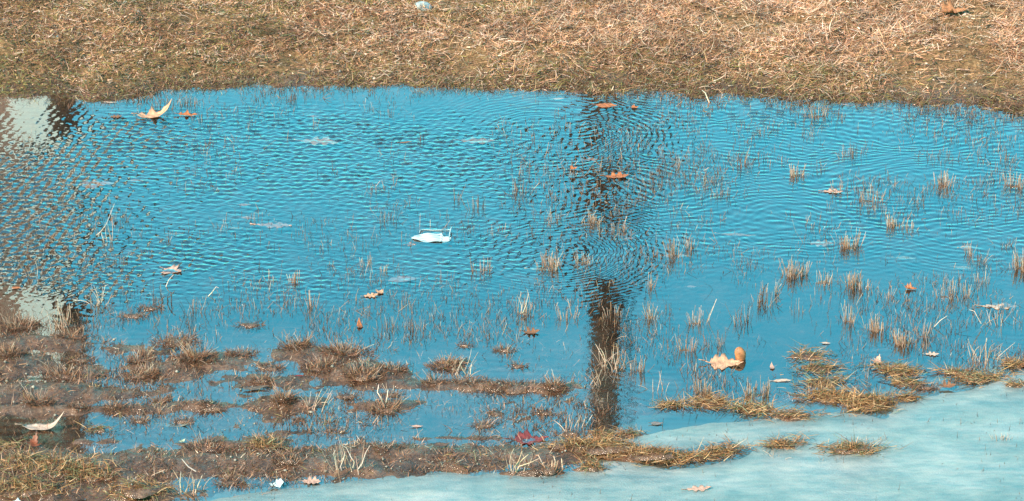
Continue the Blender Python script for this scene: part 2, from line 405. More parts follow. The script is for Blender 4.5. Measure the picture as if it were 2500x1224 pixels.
# straw and moss litter on the far bank: nobody could count it
def litter(n, dense=True):
    x = rng.uniform(-3.5, 3.5, n) if dense else rng.uniform(-9, 9, n)
    y = rng.uniform(16.9, 20.3, n) if dense else rng.uniform(15, 27, n)
    d = y - shore(x)
    px, py = inv(x, y)
    k = (d > -.09 * rng.random(n) ** 2) & (rng.random(n) < np.clip(.55 + d * 1.6, .2, 1))
    bare = fbm(x + 3, y, .38, 3)
    k &= rng.random(n) < np.where(bare < -.28, .22, 1)
    if not dense: k &= (np.abs(x) > 3.3) | (y > 20.1)
    x, y, d, px = x[k], y[k], d[k], px[k]; n = len(x)
    z = height(x, y) + (rng.uniform(0, .016, n) + .014 * np.clip(fbm(x + 1, y, .045, 2), -.5, 1)) * sstep(d, 0, .3)
    az = rng.uniform(0, 6.28, n); az = np.where(rng.random(n) < .35, rng.normal(0, .5, n) + np.pi * (rng.random(n) < .5), az)
    lean = rng.normal(1.42, .26, n); up = rng.random(n) < .05; lean = np.where(up, rng.uniform(.2, 1.0, n), lean)
    length = rng.gamma(3.0, .0095, n) * np.where(up, 1.1, 1) + .015; length = np.minimum(length, .085)
    length *= .75 + .5 * sstep(px, 300, 1500)
    width = rng.uniform(.0012, .0032, n); fl = rng.random(n) < .22; length = np.where(fl, rng.uniform(.008, .026, n), length); width = np.where(fl, rng.uniform(.003, .008, n), width)
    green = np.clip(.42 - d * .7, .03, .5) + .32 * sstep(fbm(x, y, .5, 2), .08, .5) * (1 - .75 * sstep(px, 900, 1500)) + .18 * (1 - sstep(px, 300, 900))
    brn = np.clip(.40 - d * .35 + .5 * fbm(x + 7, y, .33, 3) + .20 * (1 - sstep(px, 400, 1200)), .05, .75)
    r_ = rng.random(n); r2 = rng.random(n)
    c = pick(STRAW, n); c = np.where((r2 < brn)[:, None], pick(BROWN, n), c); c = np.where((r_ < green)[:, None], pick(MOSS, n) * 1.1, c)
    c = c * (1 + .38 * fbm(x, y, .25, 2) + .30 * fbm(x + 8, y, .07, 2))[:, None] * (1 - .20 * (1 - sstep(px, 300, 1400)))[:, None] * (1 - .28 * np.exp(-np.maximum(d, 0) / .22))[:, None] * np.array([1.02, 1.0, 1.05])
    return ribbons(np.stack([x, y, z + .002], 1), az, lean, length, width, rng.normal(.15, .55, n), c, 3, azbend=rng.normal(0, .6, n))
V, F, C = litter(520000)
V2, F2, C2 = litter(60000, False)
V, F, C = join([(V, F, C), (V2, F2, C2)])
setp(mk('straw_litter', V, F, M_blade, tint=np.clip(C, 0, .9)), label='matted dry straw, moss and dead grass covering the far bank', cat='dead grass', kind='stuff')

# small scattered stems in the water, too many to count
def scatter_density(px, py):
    sd = np.interp(px, [q[0] for q in SH], [q[1] for q in SH])
    d = .24 + .30 * sstep(px, 1150, 1700) * (1 - sstep(py, 700, 800)) + 1.8 * np.exp(-((py - sd - 8) / 16.0) ** 2)
    d += .6 * np.exp(-((py - 375) / 40.0) ** 2) * sstep(px, 1550, 1900) + .35 * sstep(py, 690, 800)
    d += .4 * np.exp(-((py - 420) / 60.) ** 2) * sstep(px, 1200, 1350) * (1 - sstep(px, 1700, 1900))
    return d
n = 42000
px = rng.uniform(-120, 2620, n); py = rng.uniform(205, 1060, n)
x, y = g(px, py); cl = fbm(x, y * .7, .28, 3)
k = (rng.random(n) < scatter_density(px, py) * np.clip(.10 + 3.2 * cl, .03, 1)) & (icesd(x, y) < -.02) & (y < shore(x))
x, y, px, py = x[k], y[k], px[k], py[k]; n = len(x)
m_ = rng.integers(1, 6, n); x = np.repeat(x, m_); y = np.repeat(y, m_); n = len(x)
x = x + rng.normal(0, .012, n); y = y + rng.normal(0, .02, n)
z = np.minimum(height(x, y), -.004); above = rng.gamma(2.0, .0072, n) + .003; low = rng.random(n) < .55; above = np.where(low, rng.uniform(.002, .012, n), above)
lean = np.abs(rng.normal(0, .5, n)) + .5 * low * rng.random(n); c1 = np.where((rng.random(n) < .5)[:, None], pick(BROWN, n) * .8, pick(STRAW, n) * .8) * np.where(low, .4, 1)[:, None]
V, F, C = tubes(np.stack([x, y, z], 1), rng.uniform(0, 6.28, n), lean, (above - z) / np.cos(np.minimum(lean, 1)), rng.uniform(.0010, .0021, n) * np.where(low, 1.35, 1), rng.normal(0, .5, n), pick(BROWN, n) * .25, c1, 3)
setp(mk('scattered_stems', V, F, M_stem, tint=np.clip(C, 0, .9)), label='countless thin dead stems pricking through the flooded grass', cat='stems', kind='stuff')

# low sodden turf bits on mud and under shallow water at the near side
n = 80000
px = rng.uniform(-120, 2620, n); py = rng.uniform(700, 1215, n)
x, y = g(px, py); h0 = height(x, y)
q = fbm(x + 2, y, .16, 3)
k = (rng.random(n) < np.where(h0 > -.012, .12 + 1.1 * np.clip(q - .02, 0, 1), .03 + .30 * np.clip(q - .12, 0, 1)) * (1 - .4 * sstep(px, 1400, 1600))) & ((icesd(x, y) < -.015) | (h0 > .018))
x, y, h0, px, py = x[k], y[k], h0[k], px[k], py[k]; n = len(x)
m_ = rng.integers(2, 7, n); x = np.repeat(x, m_) + rng.normal(0, .014, m_.sum()); y = np.repeat(y, m_) + rng.normal(0, .02, m_.sum()); n = len(x)
z = height(x, y); c = np.where((rng.random(n) < .75)[:, None], pick(BROWN, n) * .75, pick(STRAW, n) * .8)
c = np.where((rng.random(n) < .08)[:, None], pick(MOSS, n), c) * rng.choice([.3, .7, 1.0, 1.35], n, p=[.3, .3, .25, .15])[:, None]
nb = 26000      # the dark soaked fringe along the far waterline
xb = rng.uniform(-3.4, 3.4, nb); db = rng.normal(.02, .065, nb) + .05 * fbm(xb, xb * 0, .12, 2); yb = shore(xb) + db
zb = np.maximum(height(xb, yb), -.004); cb = np.where((rng.random(nb) < .6)[:, None], pick(BROWN, nb) * .6, pick(MOSS, nb) * .8)
kb = rng.random(nb) < np.clip(.5 + 1.6 * fbm(xb + 4, yb, .2, 2), .1, 1)
x = np.concatenate([x, xb[kb]]); y = np.concatenate([y, yb[kb]]); z = np.concatenate([z, zb[kb]]); c = np.concatenate([c, cb[kb]]); n = len(x)
V, F, C = ribbons(np.stack([x, y, z - .001], 1), rng.uniform(0, 6.28, n), rng.normal(1.15, .35, n), rng.gamma(3, .006, n) + .008, rng.uniform(.0012, .003, n), rng.normal(.2, .4, n), c, 2)
setp(mk('sodden_turf', V, F, M_stem, tint=np.clip(C, 0, .9)), label='sodden dark turf bits on the mud flats and along the far waterline', cat='turf', kind='stuff')

n = 1500
px = rng.uniform(500, 2600, n); py = rng.uniform(900, 1240, n); x, y = g(px, py)
k = (icesd(x, y) > .01) & (rng.random(n) < np.clip(.12 + 1.5 * fbm(x + 6, y, .22, 3), .03, 1)); x, y = x[k], y[k]; n = len(x)
V, F, C = tubes(np.stack([x, y, icez(x, y) - .003], 1), rng.uniform(0, 6.28, n), np.abs(rng.normal(0, .5, n)), rng.gamma(2.2, .006, n) + .004, rng.uniform(.0009, .0016, n), rng.normal(0, .4, n), pick(BROWN, n) * .3, pick(BROWN, n) * .8, 2)
setp(mk('frozen_blades', V, F, M_stem, tint=np.clip(C, 0, .9)), label='tiny dark grass blades frozen into the ice sheet', cat='blades', kind='stuff')
# grit on mud and bank
n = 5200
px = rng.uniform(-60, 2560, n); py = np.where(rng.random(n) < .5, rng.uniform(-60, 240, n), rng.uniform(760, 1215, n))
x, y = g(px, py); z = height(x, y); k = (z > -.006) & (icesd(x, y) < -.02); x, y, z = x[k], y[k], z[k]; n = len(x)
OCT = np.array([(1, 0, 0), (0, 1, 0), (-1, 0, 0), (0, -1, 0), (0, 0, 1), (0, 0, -1)], float)
OF = np.array([(0, 1, 4), (1, 2, 4), (2, 3, 4), (3, 0, 4), (1, 0, 5), (2, 1, 5), (3, 2, 5), (0, 3, 5)])
s = rng.gamma(3, .0008, n) + .001
V = (OCT[None] * s[:, None, None] * rng.uniform(.6, 1.2, (n, 6, 3)) + np.stack([x, y, z + s * .4 + .003], 1)[:, None, :]).reshape(-1, 3)
F = (np.arange(n)[:, None, None] * 6 + OF[None]).reshape(-1, 3)
setp(mk('grit', V, F, M_pebble), label='tiny pale pebbles and grit strewn on mud and bank', cat='grit', kind='stuff')

# ---------------------------------------------------------------- tufts: each one a thing of its own
RUST = np.array([(.26, .09, .035), (.18, .06, .025), (.32, .13, .05), (.12, .045, .02)])
TIP = np.array([(.40, .25, .18), (.34, .19, .12), (.48, .34, .26), (.28, .14, .08), (.44, .28, .22)])
DARK = np.array([(.10, .06, .045), (.07, .045, .035), (.16, .09, .06)])
GREEN = np.array([(.085, .085, .03), (.13, .12, .05), (.06, .06, .022), (.18, .165, .09)])
STRAWG = np.array([(.27, .125, .045), (.20, .09, .03), (.34, .17, .075), (.12, .05, .018), (.42, .24, .13)])
def tuft(px, py, wpx, hpx, n, kind, label):
    s = mpp(py); cx, cy = (float(q) for q in g(px, py)); W = wpx * s; Hh = (.80 if kind != 'twig' else .9) * hpx * s / CP
    z0 = hz(cx, cy)
    ice = float(icesd(np.array([cx]), np.array([cy]))[0]) > 0
    if kind in ('hum', 'green', 'mat'): z0 = max(z0, .002 if not ice else .008)
    r_ = rng.random
    if kind == 'stub': n = int(n * (1.35 if n >= 34 else 1.0)); W *= .92
    if kind == 'dark': n = int(n * 1.25)
    a = rng.uniform(0, 6.28, n); rr_ = np.sqrt(rng.random(n))
    bx = np.cos(a) * rr_ * W / 2; by = np.sin(a) * rr_ * W / 2 * (.8 if kind in ('stub', 'dark', 'twig') else .55)
    if kind in ('stub', 'dark', 'hum'):      # stems gather in a few close bunches
        q_ = max(2, int(wpx / 13)); ci = rng.integers(0, q_, n); ca = rng.uniform(0, 6.28, q_); cr = np.sqrt(rng.random(q_))
        mixk = .72 if kind == 'stub' else .5
        bx = bx * (1 - mixk) + mixk * (np.cos(ca) * cr * W / 2)[ci] + rng.normal(0, .004, n)
        by = by * (1 - mixk) + mixk * (np.sin(ca) * cr * W / 2 * .7)[ci] + rng.normal(0, .004, n)
    if kind in ('stub', 'dark', 'twig'):
        bz = np.full(n, min(z0, -.003) - z0); water = -z0 if z0 < 0 else 0
        bz = np.zeros(n) if z0 >= 0 else bz
    else:
        bz = height(cx + bx, cy + by) - z0 - .002
        water = 0
    parts = []
    out = np.arctan2(by, bx) + rng.normal(0, 1.0, n)
    if kind == 'stub':
        lean = np.abs(rng.normal(0, .13, n)) + .10 * rr_
        L = (Hh * rng.beta(2.0, 1.7, n) + water) / np.cos(lean)
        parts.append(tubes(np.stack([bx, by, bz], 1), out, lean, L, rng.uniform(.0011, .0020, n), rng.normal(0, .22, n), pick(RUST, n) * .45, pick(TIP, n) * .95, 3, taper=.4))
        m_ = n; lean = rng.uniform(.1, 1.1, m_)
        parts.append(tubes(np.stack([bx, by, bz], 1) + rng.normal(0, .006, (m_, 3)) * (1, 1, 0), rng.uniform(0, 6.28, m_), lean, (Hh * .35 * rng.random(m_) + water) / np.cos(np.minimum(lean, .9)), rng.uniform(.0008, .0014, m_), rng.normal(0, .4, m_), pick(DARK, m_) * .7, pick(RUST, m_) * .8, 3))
    elif kind == 'dark':
        lean = np.abs(rng.normal(0, .28, n))
        L = (Hh * rng.beta(2, 1.8, n) + water) / np.cos(np.minimum(lean, .9))
        c1 = np.where((r_(n) < .4)[:, None], pick(TIP, n) * .85, pick(BROWN, n) * .5)
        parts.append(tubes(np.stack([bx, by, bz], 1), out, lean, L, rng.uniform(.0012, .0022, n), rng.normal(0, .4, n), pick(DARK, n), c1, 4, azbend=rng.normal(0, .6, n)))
    elif kind == 'twig':
        lean = rng.uniform(.05, .55, n)
        L = (Hh * rng.uniform(.5, 1.1, n) + water) / np.cos(lean)
        parts.append(tubes(np.stack([bx, by, bz], 1), np.where(r_(n) < .5, 0, np.pi) + rng.normal(0, .5, n), lean, L, rng.uniform(.0015, .0027, n), rng.normal(0, .6, n), pick(TIP, n) * .8, pick(TIP, n) * 1.1, 5, azbend=rng.normal(0, .8, n)))
    elif kind == 'hum':
        nu = n
        lean = .1 + .3 * rr_ + np.abs(rng.normal(0, .35, nu))
        L = .95 * Hh * rng.beta(1.8, 2.0, nu) / np.cos(np.minimum(lean, .9)) + .006
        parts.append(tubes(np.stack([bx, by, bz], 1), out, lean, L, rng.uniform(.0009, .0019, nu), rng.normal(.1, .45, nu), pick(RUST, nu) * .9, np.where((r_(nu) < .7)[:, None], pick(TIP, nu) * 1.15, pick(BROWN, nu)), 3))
        m_ = n * 4; a2 = rng.uniform(0, 6.28, m_); r2 = np.sqrt(rng.random(m_)) * 1.15
        x2 = np.cos(a2) * r2 * W / 2; y2 = np.sin(a2) * r2 * W / 2 * .7; z2 = np.maximum(height(cx + x2, cy + y2), -.003) - z0
        parts.append(tubes(np.stack([x2, y2, z2], 1), np.arctan2(y2, x2) + rng.normal(0, 1, m_), rng.uniform(.6, 1.5, m_), rng.uniform(.01, .03, m_) + Hh * .12, rng.uniform(.0008, .0016, m_), rng.normal(.2, .4, m_), pick(BROWN, m_) * .35, pick(BROWN, m_) * .8, 2))
    else:   # green / mat : thick grass lying over a hummock
        m_ = int(n * 4.6); a2 = rng.uniform(0, 6.28, m_); r2 = np.sqrt(rng.random(m_)) * (1 + .38 * np.sin(2 * a2 + cx * 30) + .28 * np.sin(5 * a2 + cy * 40)) * np.where(r_(m_) < .2, 1.5, 1)
        x2 = np.cos(a2) * r2 * W / 2; y2 = np.sin(a2) * r2 * W / 2 * .55
        z2 = np.maximum(height(cx + x2, cy + y2), .0 if not ice else .010) - z0 + rng.uniform(0, .012, m_)
        gr = .30 if kind == 'green' else .10
        c = np.where((r_(m_) < gr)[:, None], pick(GREEN, m_), pick(STRAWG, m_)); c = np.where((r_(m_) < .25)[:, None], pick(RUST, m_) * .7, c)
        parts.append(ribbons(np.stack([x2, y2, z2], 1), rng.normal(0, .7, m_) + np.pi * (r_(m_) < .5), rng.normal(1.32, .26, m_), rng.gamma(3, .010, m_) + .01, rng.uniform(.0016, .0032, m_), rng.normal(.3, .4, m_), c, 3, azbend=rng.normal(0, .5, m_)))
        lean = np.abs(rng.normal(0, .45, n)); c = np.where((r_(n) < gr * 1.3)[:, None], pick(GREEN, n) * 1.15, pick(STRAWG, n) * 1.2)
        parts.append(ribbons(np.stack([bx, by, bz], 1), rng.uniform(0, 6.28, n), lean, Hh * rng.beta(1.6, 2, n) + .012, rng.uniform(.0014, .0028, n), rng.normal(.2, .4, n), c, 3))
    V, F, C = join(parts)
    name = {'stub': 'stubble_tuft', 'dark': 'thin_stem_tuft', 'twig': 'bent_stem_tuft', 'hum': 'mud_tuft', 'green': 'grass_clump', 'mat': 'grass_clump'}[kind]
    cat = 'grass tuft' if kind not in ('green', 'mat') else 'grass clump'
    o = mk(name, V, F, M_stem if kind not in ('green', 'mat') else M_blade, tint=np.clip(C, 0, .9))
    o.location = (cx, cy, z0)
    setp(o, label, cat, {'stub': 'stubble tufts standing in the water', 'dark': 'thin stem tufts in the water', 'twig': 'bent pale stems by the mud',
                         'hum': 'brown tufts on the mud flats', 'green': 'grass clumps by the ice', 'mat': 'grass clumps by the ice'}[kind])
    if kind in ('hum', 'green', 'mat') or (kind == 'stub' and n >= 18):
        # the root clump: a lumpy knot of mud and roots the stems grow from
        nr, na = 5, 18; vv = [(0, 0, .6)]; ff = []
        for i in range(1, nr + 1):
            for j in range(na):
                th = 6.2832 * j / na; rad = i / nr * (1 + .22 * math.sin(3 * th + cx * 40) + random.uniform(-.08, .08))
                vv.append((rad * math.cos(th), rad * math.sin(th), .6 * (1 - (i / nr) ** 2) + random.uniform(-.08, .08) - (.9 if i == nr else 0)))
        for j in range(na): ff.append((0, 1 + j, 1 + (j + 1) % na))
        for i in range(nr - 1):
            for j in range(na):
                a_ = 1 + i * na + j; b_ = 1 + i * na + (j + 1) % na
                ff.append((a_, a_ + na, b_ + na, b_))
        sx, sy, sz = (W * .40, W * .24, .010) if kind != 'stub' else (W * .28, W * .2, .006)
        base = 0 if kind != 'stub' else max(0, -z0) - .002
        vv = [(p_[0] * sx, p_[1] * sy, p_[2] * sz + base) for p_ in vv]
        tn = np.zeros((len(vv), 3)); 
        mk('root_clump', vv, ff, M_ground, o, True, tint=tn, attr='wet')
    return o

TUFTS = [
 # far and middle water, left to right
 (712, 240, 30, 34, 10, 'dark', 'thin stems rising from the water right below the far bank, left of centre'),
 (400, 262, 70, 40, 22, 'dark', 'dark tangled stems behind the large floating orange leaf'),
 (465, 255, 50, 34, 16, 'dark', 'dark tangled stems behind the small orange leaf near the far bank'),
 (900, 265, 16, 20, 7, 'dark', 'tiny dark stem cluster in open water below the far bank'),
 (708, 275, 10, 22, 5, 'dark', 'tiny dark reddish bud on a stem near the far bank'),
 (768, 305, 12, 30, 5, 'dark', 'pale slender stems beside the faint sunken pale leaf tip'),
 (1035, 345, 30, 36, 6, 'dark', 'slender stems between the two sunken pale leaves'),
 (265, 590, 30, 82, 5, 'twig', 'tall pale bent stem leaning right in rippled water on the left'),
 (80, 585, 25, 30, 5, 'dark', 'short brown stems in murky ripples near the left edge'),
 (82, 672, 14, 36, 4, 'twig', 'single short pale stem above the left mud flat'),
 (140, 688, 30, 34, 9, 'dark', 'small yellowish tuft in ripples above the left mud flat'),
 (300, 640, 40, 30, 10, 'dark', 'faint dark stems in ripples left of the pink leaf'),
 (420, 592, 50, 30, 8, 'dark', 'sparse brown stems just below the pale grey sunken sliver'),
 (950, 540, 60, 44, 18, 'dark', 'sparse pale stems standing left of the face mask'),
 (1115, 488, 30, 48, 9, 'dark', 'pale curled stem tips above the face mask'),
 (1165, 510, 60, 52, 14, 'dark', 'loose reddish stems above and right of the face mask'),
 (893, 645, 28, 36, 12, 'stub', 'small pale stub tuft below and left of the face mask'),
 (932, 664, 20, 26, 9, 'stub', 'tiny rust-based stub tuft beside the lavender sunken leaf'),
 (714, 690, 38, 44, 22, 'stub', 'rusty stub tuft standing alone in the left middle water'),
 (662, 686, 26, 38, 7, 'stub', 'thin pale-tipped tuft just left of the lone rusty tuft'),
 (768, 748, 40, 56, 9, 'stub', 'forked pale stems above the long mud hummock'),
 (985, 740, 60, 40, 14, 'dark', 'wispy pale stems left of centre below the peach leaves'),
 (1180, 660, 68, 52, 20, 'stub', 'pale stub tuft halfway between mask and trunk reflection'),
 (1060, 770, 14, 34, 3, 'dark', 'single black spike standing in calm water'),
 (1080, 680, 50, 26, 8, 'dark', 'short dark spikes in the water right of the lavender leaf'),
 (945, 800, 70, 52, 22, 'dark', 'wispy stems right of the small upright orange leaf'),
 (1010, 805, 66, 60, 20, 'dark', 'taller wispy stems at centre above the near shoals'),
 (1345, 652, 78, 50, 46, 'stub', 'dense rusty stubble tuft just left of the dark trunk reflection'),
 (1420, 642, 56, 46, 20, 'stub', 'thinner stub row touching the dense tuft left of the trunk reflection'),
 (1275, 765, 56, 72, 26, 'stub', 'tall pale tuft lower left of the ringed trunk reflection'),
 (1390, 776, 60, 46, 16, 'stub', 'wide low tuft at the left edge of the trunk reflection'),
 (1500, 774, 70, 44, 16, 'stub', 'pale stems rising inside the dark trunk reflection'),
 (1590, 775, 40, 58, 28, 'stub', 'pale upright tuft at the right edge of the trunk reflection'),
 (1578, 700, 40, 50, 14, 'stub', 'small tuft right of the rippled trunk reflection'),
 (1700, 790, 56, 62, 26, 'stub', 'bushy pale tuft standing alone right of the trunk reflection'),
 (1640, 760, 40, 40, 8, 'dark', 'few thin stems between the two pale tufts right of the trunk reflection'),
 (1445, 545, 70, 36, 30, 'stub', 'rusty tuft inside the broken upper part of the trunk reflection'),
 (1350, 535, 50, 40, 14, 'dark', 'thin brown stems left of the broken trunk reflection'),
 (1275, 470, 70, 56, 26, 'dark', 'loose greenish brown stems upper left of the trunk reflection'),
 (1510, 565, 40, 46, 14, 'stub', 'reddish stems in the middle of the trunk reflection'),
 (1650, 625, 50, 62, 26, 'stub', 'upright tuft over the faint sunken leaf right of the trunk reflection'),
 (1690, 606, 44, 44, 18, 'stub', 'small tuft just right of the tuft over the sunken leaf'),
 (1600, 455, 60, 40, 22, 'dark', 'dark stems right of the bright orange floating leaf'),
 (1740, 440, 60, 36, 18, 'dark', 'sparse stems in right centre water below the bank ripples'),
 (1770, 475, 44, 36, 16, 'dark', 'brown stems beside the leftmost ring of ripples'),
 (1800, 400, 80, 50, 22, 'dark', 'scattered stems in upper right centre water'),
 # right side water
 (1945, 430, 50, 36, 34, 'stub', 'short thick rusty tuft in the upper right water'),
 (1995, 285, 70, 46, 28, 'stub', 'upright reedy stems close under the right far bank'),
 (2050, 290, 24, 30, 8, 'dark', 'dark cross-shaped stem under the right far bank'),
 (1980, 330, 50, 36, 14, 'dark', 'brown bent stems below the reeds by the right bank'),
 (2090, 380, 110, 30, 40, 'dark', 'low flat brown debris raft upper right'),
 (2300, 385, 130, 28, 44, 'dark', 'longer flat debris raft near the right edge'),
 (2460, 395, 70, 36, 20, 'dark', 'dark stems at the right edge below the bank'),
 (2050, 470, 26, 40, 8, 'stub', 'single bent stem beside the pinkish flat leaf'),
 (2120, 492, 70, 46, 26, 'stub', 'spread pale stub tuft in the upper right water'),
 (2305, 455, 70, 50, 34, 'stub', 'pale tuft left of the dark grassy tussock'),
 (2245, 495, 60, 46, 12, 'dark', 'dark reddish stems between two pale upper right tufts'),
 (2480, 455, 54, 52, 34, 'stub', 'dark green-based tussock at the right edge'),
 (2190, 550, 60, 44, 34, 'stub', 'dense pale tuft right of the widest ripple rings'),
 (2225, 562, 16, 34, 8, 'stub', 'slim pale tuft touching the dense one by the ripple rings'),
 (2075, 605, 70, 52, 48, 'stub', 'dark rusty upright tuft on the edge of the widest ripple rings'),
 (2440, 600, 70, 34, 20, 'dark', 'fallen crossing stems near the right edge'),
 (2365, 620, 36, 46, 16, 'stub', 'dark stem cluster in front of the pale pink leaf'),
 (2392, 640, 40, 76, 16, 'dark', 'tall dark reeds with long reflection near the right edge'),
 (2490, 655, 60, 60, 46, 'stub', 'full rusty tuft cut by the right edge of the picture'),
 (1938, 672, 70, 54, 54, 'stub', 'dense tall rusty tuft in the calm right water'),
 (2010, 690, 90, 42, 24, 'stub', 'line of short stems right of the dense tall rusty tuft'),
 (2085, 700, 56, 58, 38, 'stub', 'pale full tuft in the calm right water'),
 (2112, 704, 26, 34, 14, 'stub', 'dark short tuft leaning right beside the pale full tuft'),
 (2165, 724, 38, 34, 9, 'stub', 'few straight stems left of the small orange curled leaf'),
 (2140, 722, 10, 34, 4, 'dark', 'two straight dark stems between tufts in the calm right water'),
 (1878, 715, 40, 44, 16, 'stub', 'leaning pale tuft just left of the dense tall rusty tuft'),
 (2395, 690, 40, 46, 16, 'stub', 'thin tuft with long dark reflection by the right edge'),
 (2305, 725, 50, 56, 18, 'stub', 'thin pale stems right of the small orange curled leaf'),
 (2360, 725, 28, 50, 16, 'stub', 'narrow pale tuft between thin stems and the pale flat leaf'),
 (2225, 740, 40, 30, 10, 'dark', 'dark thin stems below the small orange curled leaf'),
 (1860, 745, 70, 60, 28, 'dark', 'loose stems around the dark forked twig'),
 (1820, 790, 60, 60, 22, 'dark', 'thin tangled stems left below the dark forked twig'),
 (1945, 760, 70, 46, 10, 'dark', 'sparse thin stems left of the narrow rusty tuft'),
 (2070, 785, 28, 68, 28, 'stub', 'narrow rusty tuft above the big curved clump'),
 (2150, 806, 60, 56, 44, 'stub', 'left half of the big curved clump in the right water'),
 (2215, 838, 76, 46, 62, 'stub', 'matted lower half of the big curved clump'),
 (2250, 822, 34, 60, 22, 'stub', 'pale spiky right end of the big curved clump'),
 (2440, 792, 34, 46, 7, 'twig', 'pinkish forked stems below the pale flat leaf'),
 (2385, 790, 12, 50, 2, 'twig', 'lone pale stem leaning left in the right water'),
 # nearer water
 (1672, 855, 70, 50, 30, 'stub', 'dark based tuft above the grassy strip'),
 (1740, 845, 60, 56, 26, 'dark', 'dark stem tangle above left of the peach leaf'),
 (1500, 895, 70, 64, 24, 'twig', 'pale arching stems inside the lower trunk reflection'),
 (1560, 905, 50, 56, 18, 'stub', 'dark tuft right beside the lower trunk reflection'),
 (1450, 940, 40, 60, 6, 'twig', 'crossed pale stems at the left side of the lower trunk reflection'),
 (1610, 955, 50, 50, 6, 'twig', 'pale leaning stems right of the lower trunk reflection'),
 (1265, 895, 40, 40, 14, 'hum', 'small brown tuft on its own shoal left of the trunk reflection'),
 (1232, 856, 44, 30, 26, 'hum', 'low rusty tuft in calm water left of the trunk reflection'),
 (1135, 845, 30, 18, 14, 'hum', 'very small tuft just above the round shoal'),
 (1240, 870, 30, 44, 6, 'dark', 'few stems beside the low rusty tuft'),
 # mud flats at the left
 (45, 798, 88, 60, 90, 'hum', 'big bristling straw tuft at the left edge of the mud'),
 (145, 800, 60, 76, 16, 'twig', 'tall thin stems right of the big bristling tuft'),
 (175, 828, 70, 40, 40, 'hum', 'dark rusty tuft below the tall thin stems'),
 (235, 745, 60, 50, 9, 'twig', 'white forked stems on the water edge at the left'),
 (390, 735, 60, 60, 12, 'dark', 'blackish branching twigs with a green bud'),
 (365, 755, 50, 20, 30, 'hum', 'small mossy green patch beside the blackish twigs'),
 (480, 765, 70, 60, 16, 'dark', 'long thin stems between the blackish twigs and open water'),
 (325, 772, 60, 18, 26, 'hum', 'low brown mound left of the bushy crested tuft'),
 (430, 836, 100, 56, 80, 'hum', 'bushy crested tuft on the upper edge of the mud'),
 (483, 882, 84, 70, 80, 'hum', 'tall pale fan tuft in front of the bushy crested tuft'),
 (345, 880, 70, 56, 44, 'hum', 'loose tuft left of the tall pale fan tuft'),
 (330, 920, 80, 40, 56, 'hum', 'spiky star-like tuft below the loose tuft'),
 (365, 918, 44, 40, 40, 'hum', 'second spiky star-like tuft touching the first'),
 (590, 865, 66, 26, 44, 'hum', 'low wide tuft right of the tall pale fan tuft'),
 (610, 795, 60, 22, 20, 'hum', 'floating dark debris tuft in the calm water left of centre'),
 (20, 878, 70, 44, 60, 'hum', 'ragged tuft at the left edge below the bristling tuft'),
 (152, 920, 76, 50, 44, 'hum', 'wide brown tuft on the mud with two long side stems'),
 (200, 880, 60, 26, 34, 'hum', 'low tuft between the ragged and wide brown tufts'),
 (95, 995, 66, 56, 60, 'hum', 'mossy tuft on the left mud above the pale curled leaf'),
 (195, 1000, 44, 12, 30, 'hum', 'flat rusty mat right of the mossy left tuft'),
 (276, 1002, 36, 30, 26, 'hum', 'small fan tuft right of the flat rusty mat'),
 (390, 978, 44, 46, 24, 'hum', 'upright tuft at the right of the brown square reflection'),
 (340, 1030, 30, 36, 16, 'hum', 'small dark clump with brown stems above the blue pool'),
 (520, 1000, 60, 14, 34, 'hum', 'flat reddish mat in the near pool'),
 (445, 1030, 50, 26, 20, 'hum', 'small dark tuft below the flat reddish mat'),
 (725, 850, 76, 60, 56, 'hum', 'left peak of the long mud hummock'),
 (845, 862, 110, 54, 90, 'hum', 'bushy top of the long mud hummock'),
 (790, 900, 100, 40, 70, 'hum', 'pale shaggy flank of the long mud hummock'),
 (890, 925, 90, 56, 70, 'hum', 'leaning pale stems on the right flank of the long hummock'),
 (960, 905, 60, 26, 40, 'hum', 'dark right end of the long mud hummock'),
 (660, 900, 60, 34, 36, 'hum', 'tuft in the dip left of the long mud hummock'),
 (640, 935, 50, 36, 26, 'hum', 'dark brown tuft under the dip left of the long hummock'),
 (695, 988, 50, 60, 56, 'hum', 'green-based spiky tuft in the pool below the hummock'),
 (775, 1000, 60, 56, 8, 'twig', 'forked pale twig lying right of the green-based spiky tuft'),
 (845, 970, 60, 26, 26, 'hum', 'low arching tuft below the long hummock'),
 (945, 1003, 70, 60, 34, 'hum', 'leaning fan tuft in the near pool'),
 (955, 965, 50, 40, 26, 'hum', 'brown tuft right behind the leaning fan tuft'),
 (1085, 895, 70, 44, 64, 'hum', 'round bushy shoal tuft at centre'),
 (1125, 915, 60, 56, 9, 'twig', 'white crossed stems beside the round shoal'),
 (1060, 935, 50, 50, 22, 'hum', 'small tuft left of the low long shoal'),
 (1150, 935, 90, 20, 50, 'hum', 'left half of the low long shoal'),
 (1260, 950, 110, 18, 56, 'hum', 'right half of the low long shoal'),
 (1355, 952, 50, 44, 44, 'hum', 'dark spiky tuft ending the low long shoal'),
 (1330, 1010, 50, 22, 22, 'hum', 'small brown tuft in the pool before the ice'),
 (1405, 1050, 56, 48, 9, 'twig', 'white bent stems by the foot of the trunk reflection'),
 (1390, 1060, 60, 16, 26, 'hum', 'low brown clump under the white bent stems'),
 (1180, 1040, 60, 30, 16, 'hum', 'scattered dark bits in the near pool right of centre'),
 (500, 1098, 90, 50, 40, 'hum', 'tuft with pale blades on the near pool edge'),
 (650, 1098, 70, 32, 60, 'green', 'yellow green rosette on the near mud'),
 (240, 1050, 56, 26, 20, 'green', 'small green weed in the blue pool at the left'),
 (842, 1160, 110, 86, 11, 'twig', 'large curved white stems near the ice edge'),
 (470, 1205, 60, 66, 8, 'twig', 'pale leaning stems at the bottom left'),
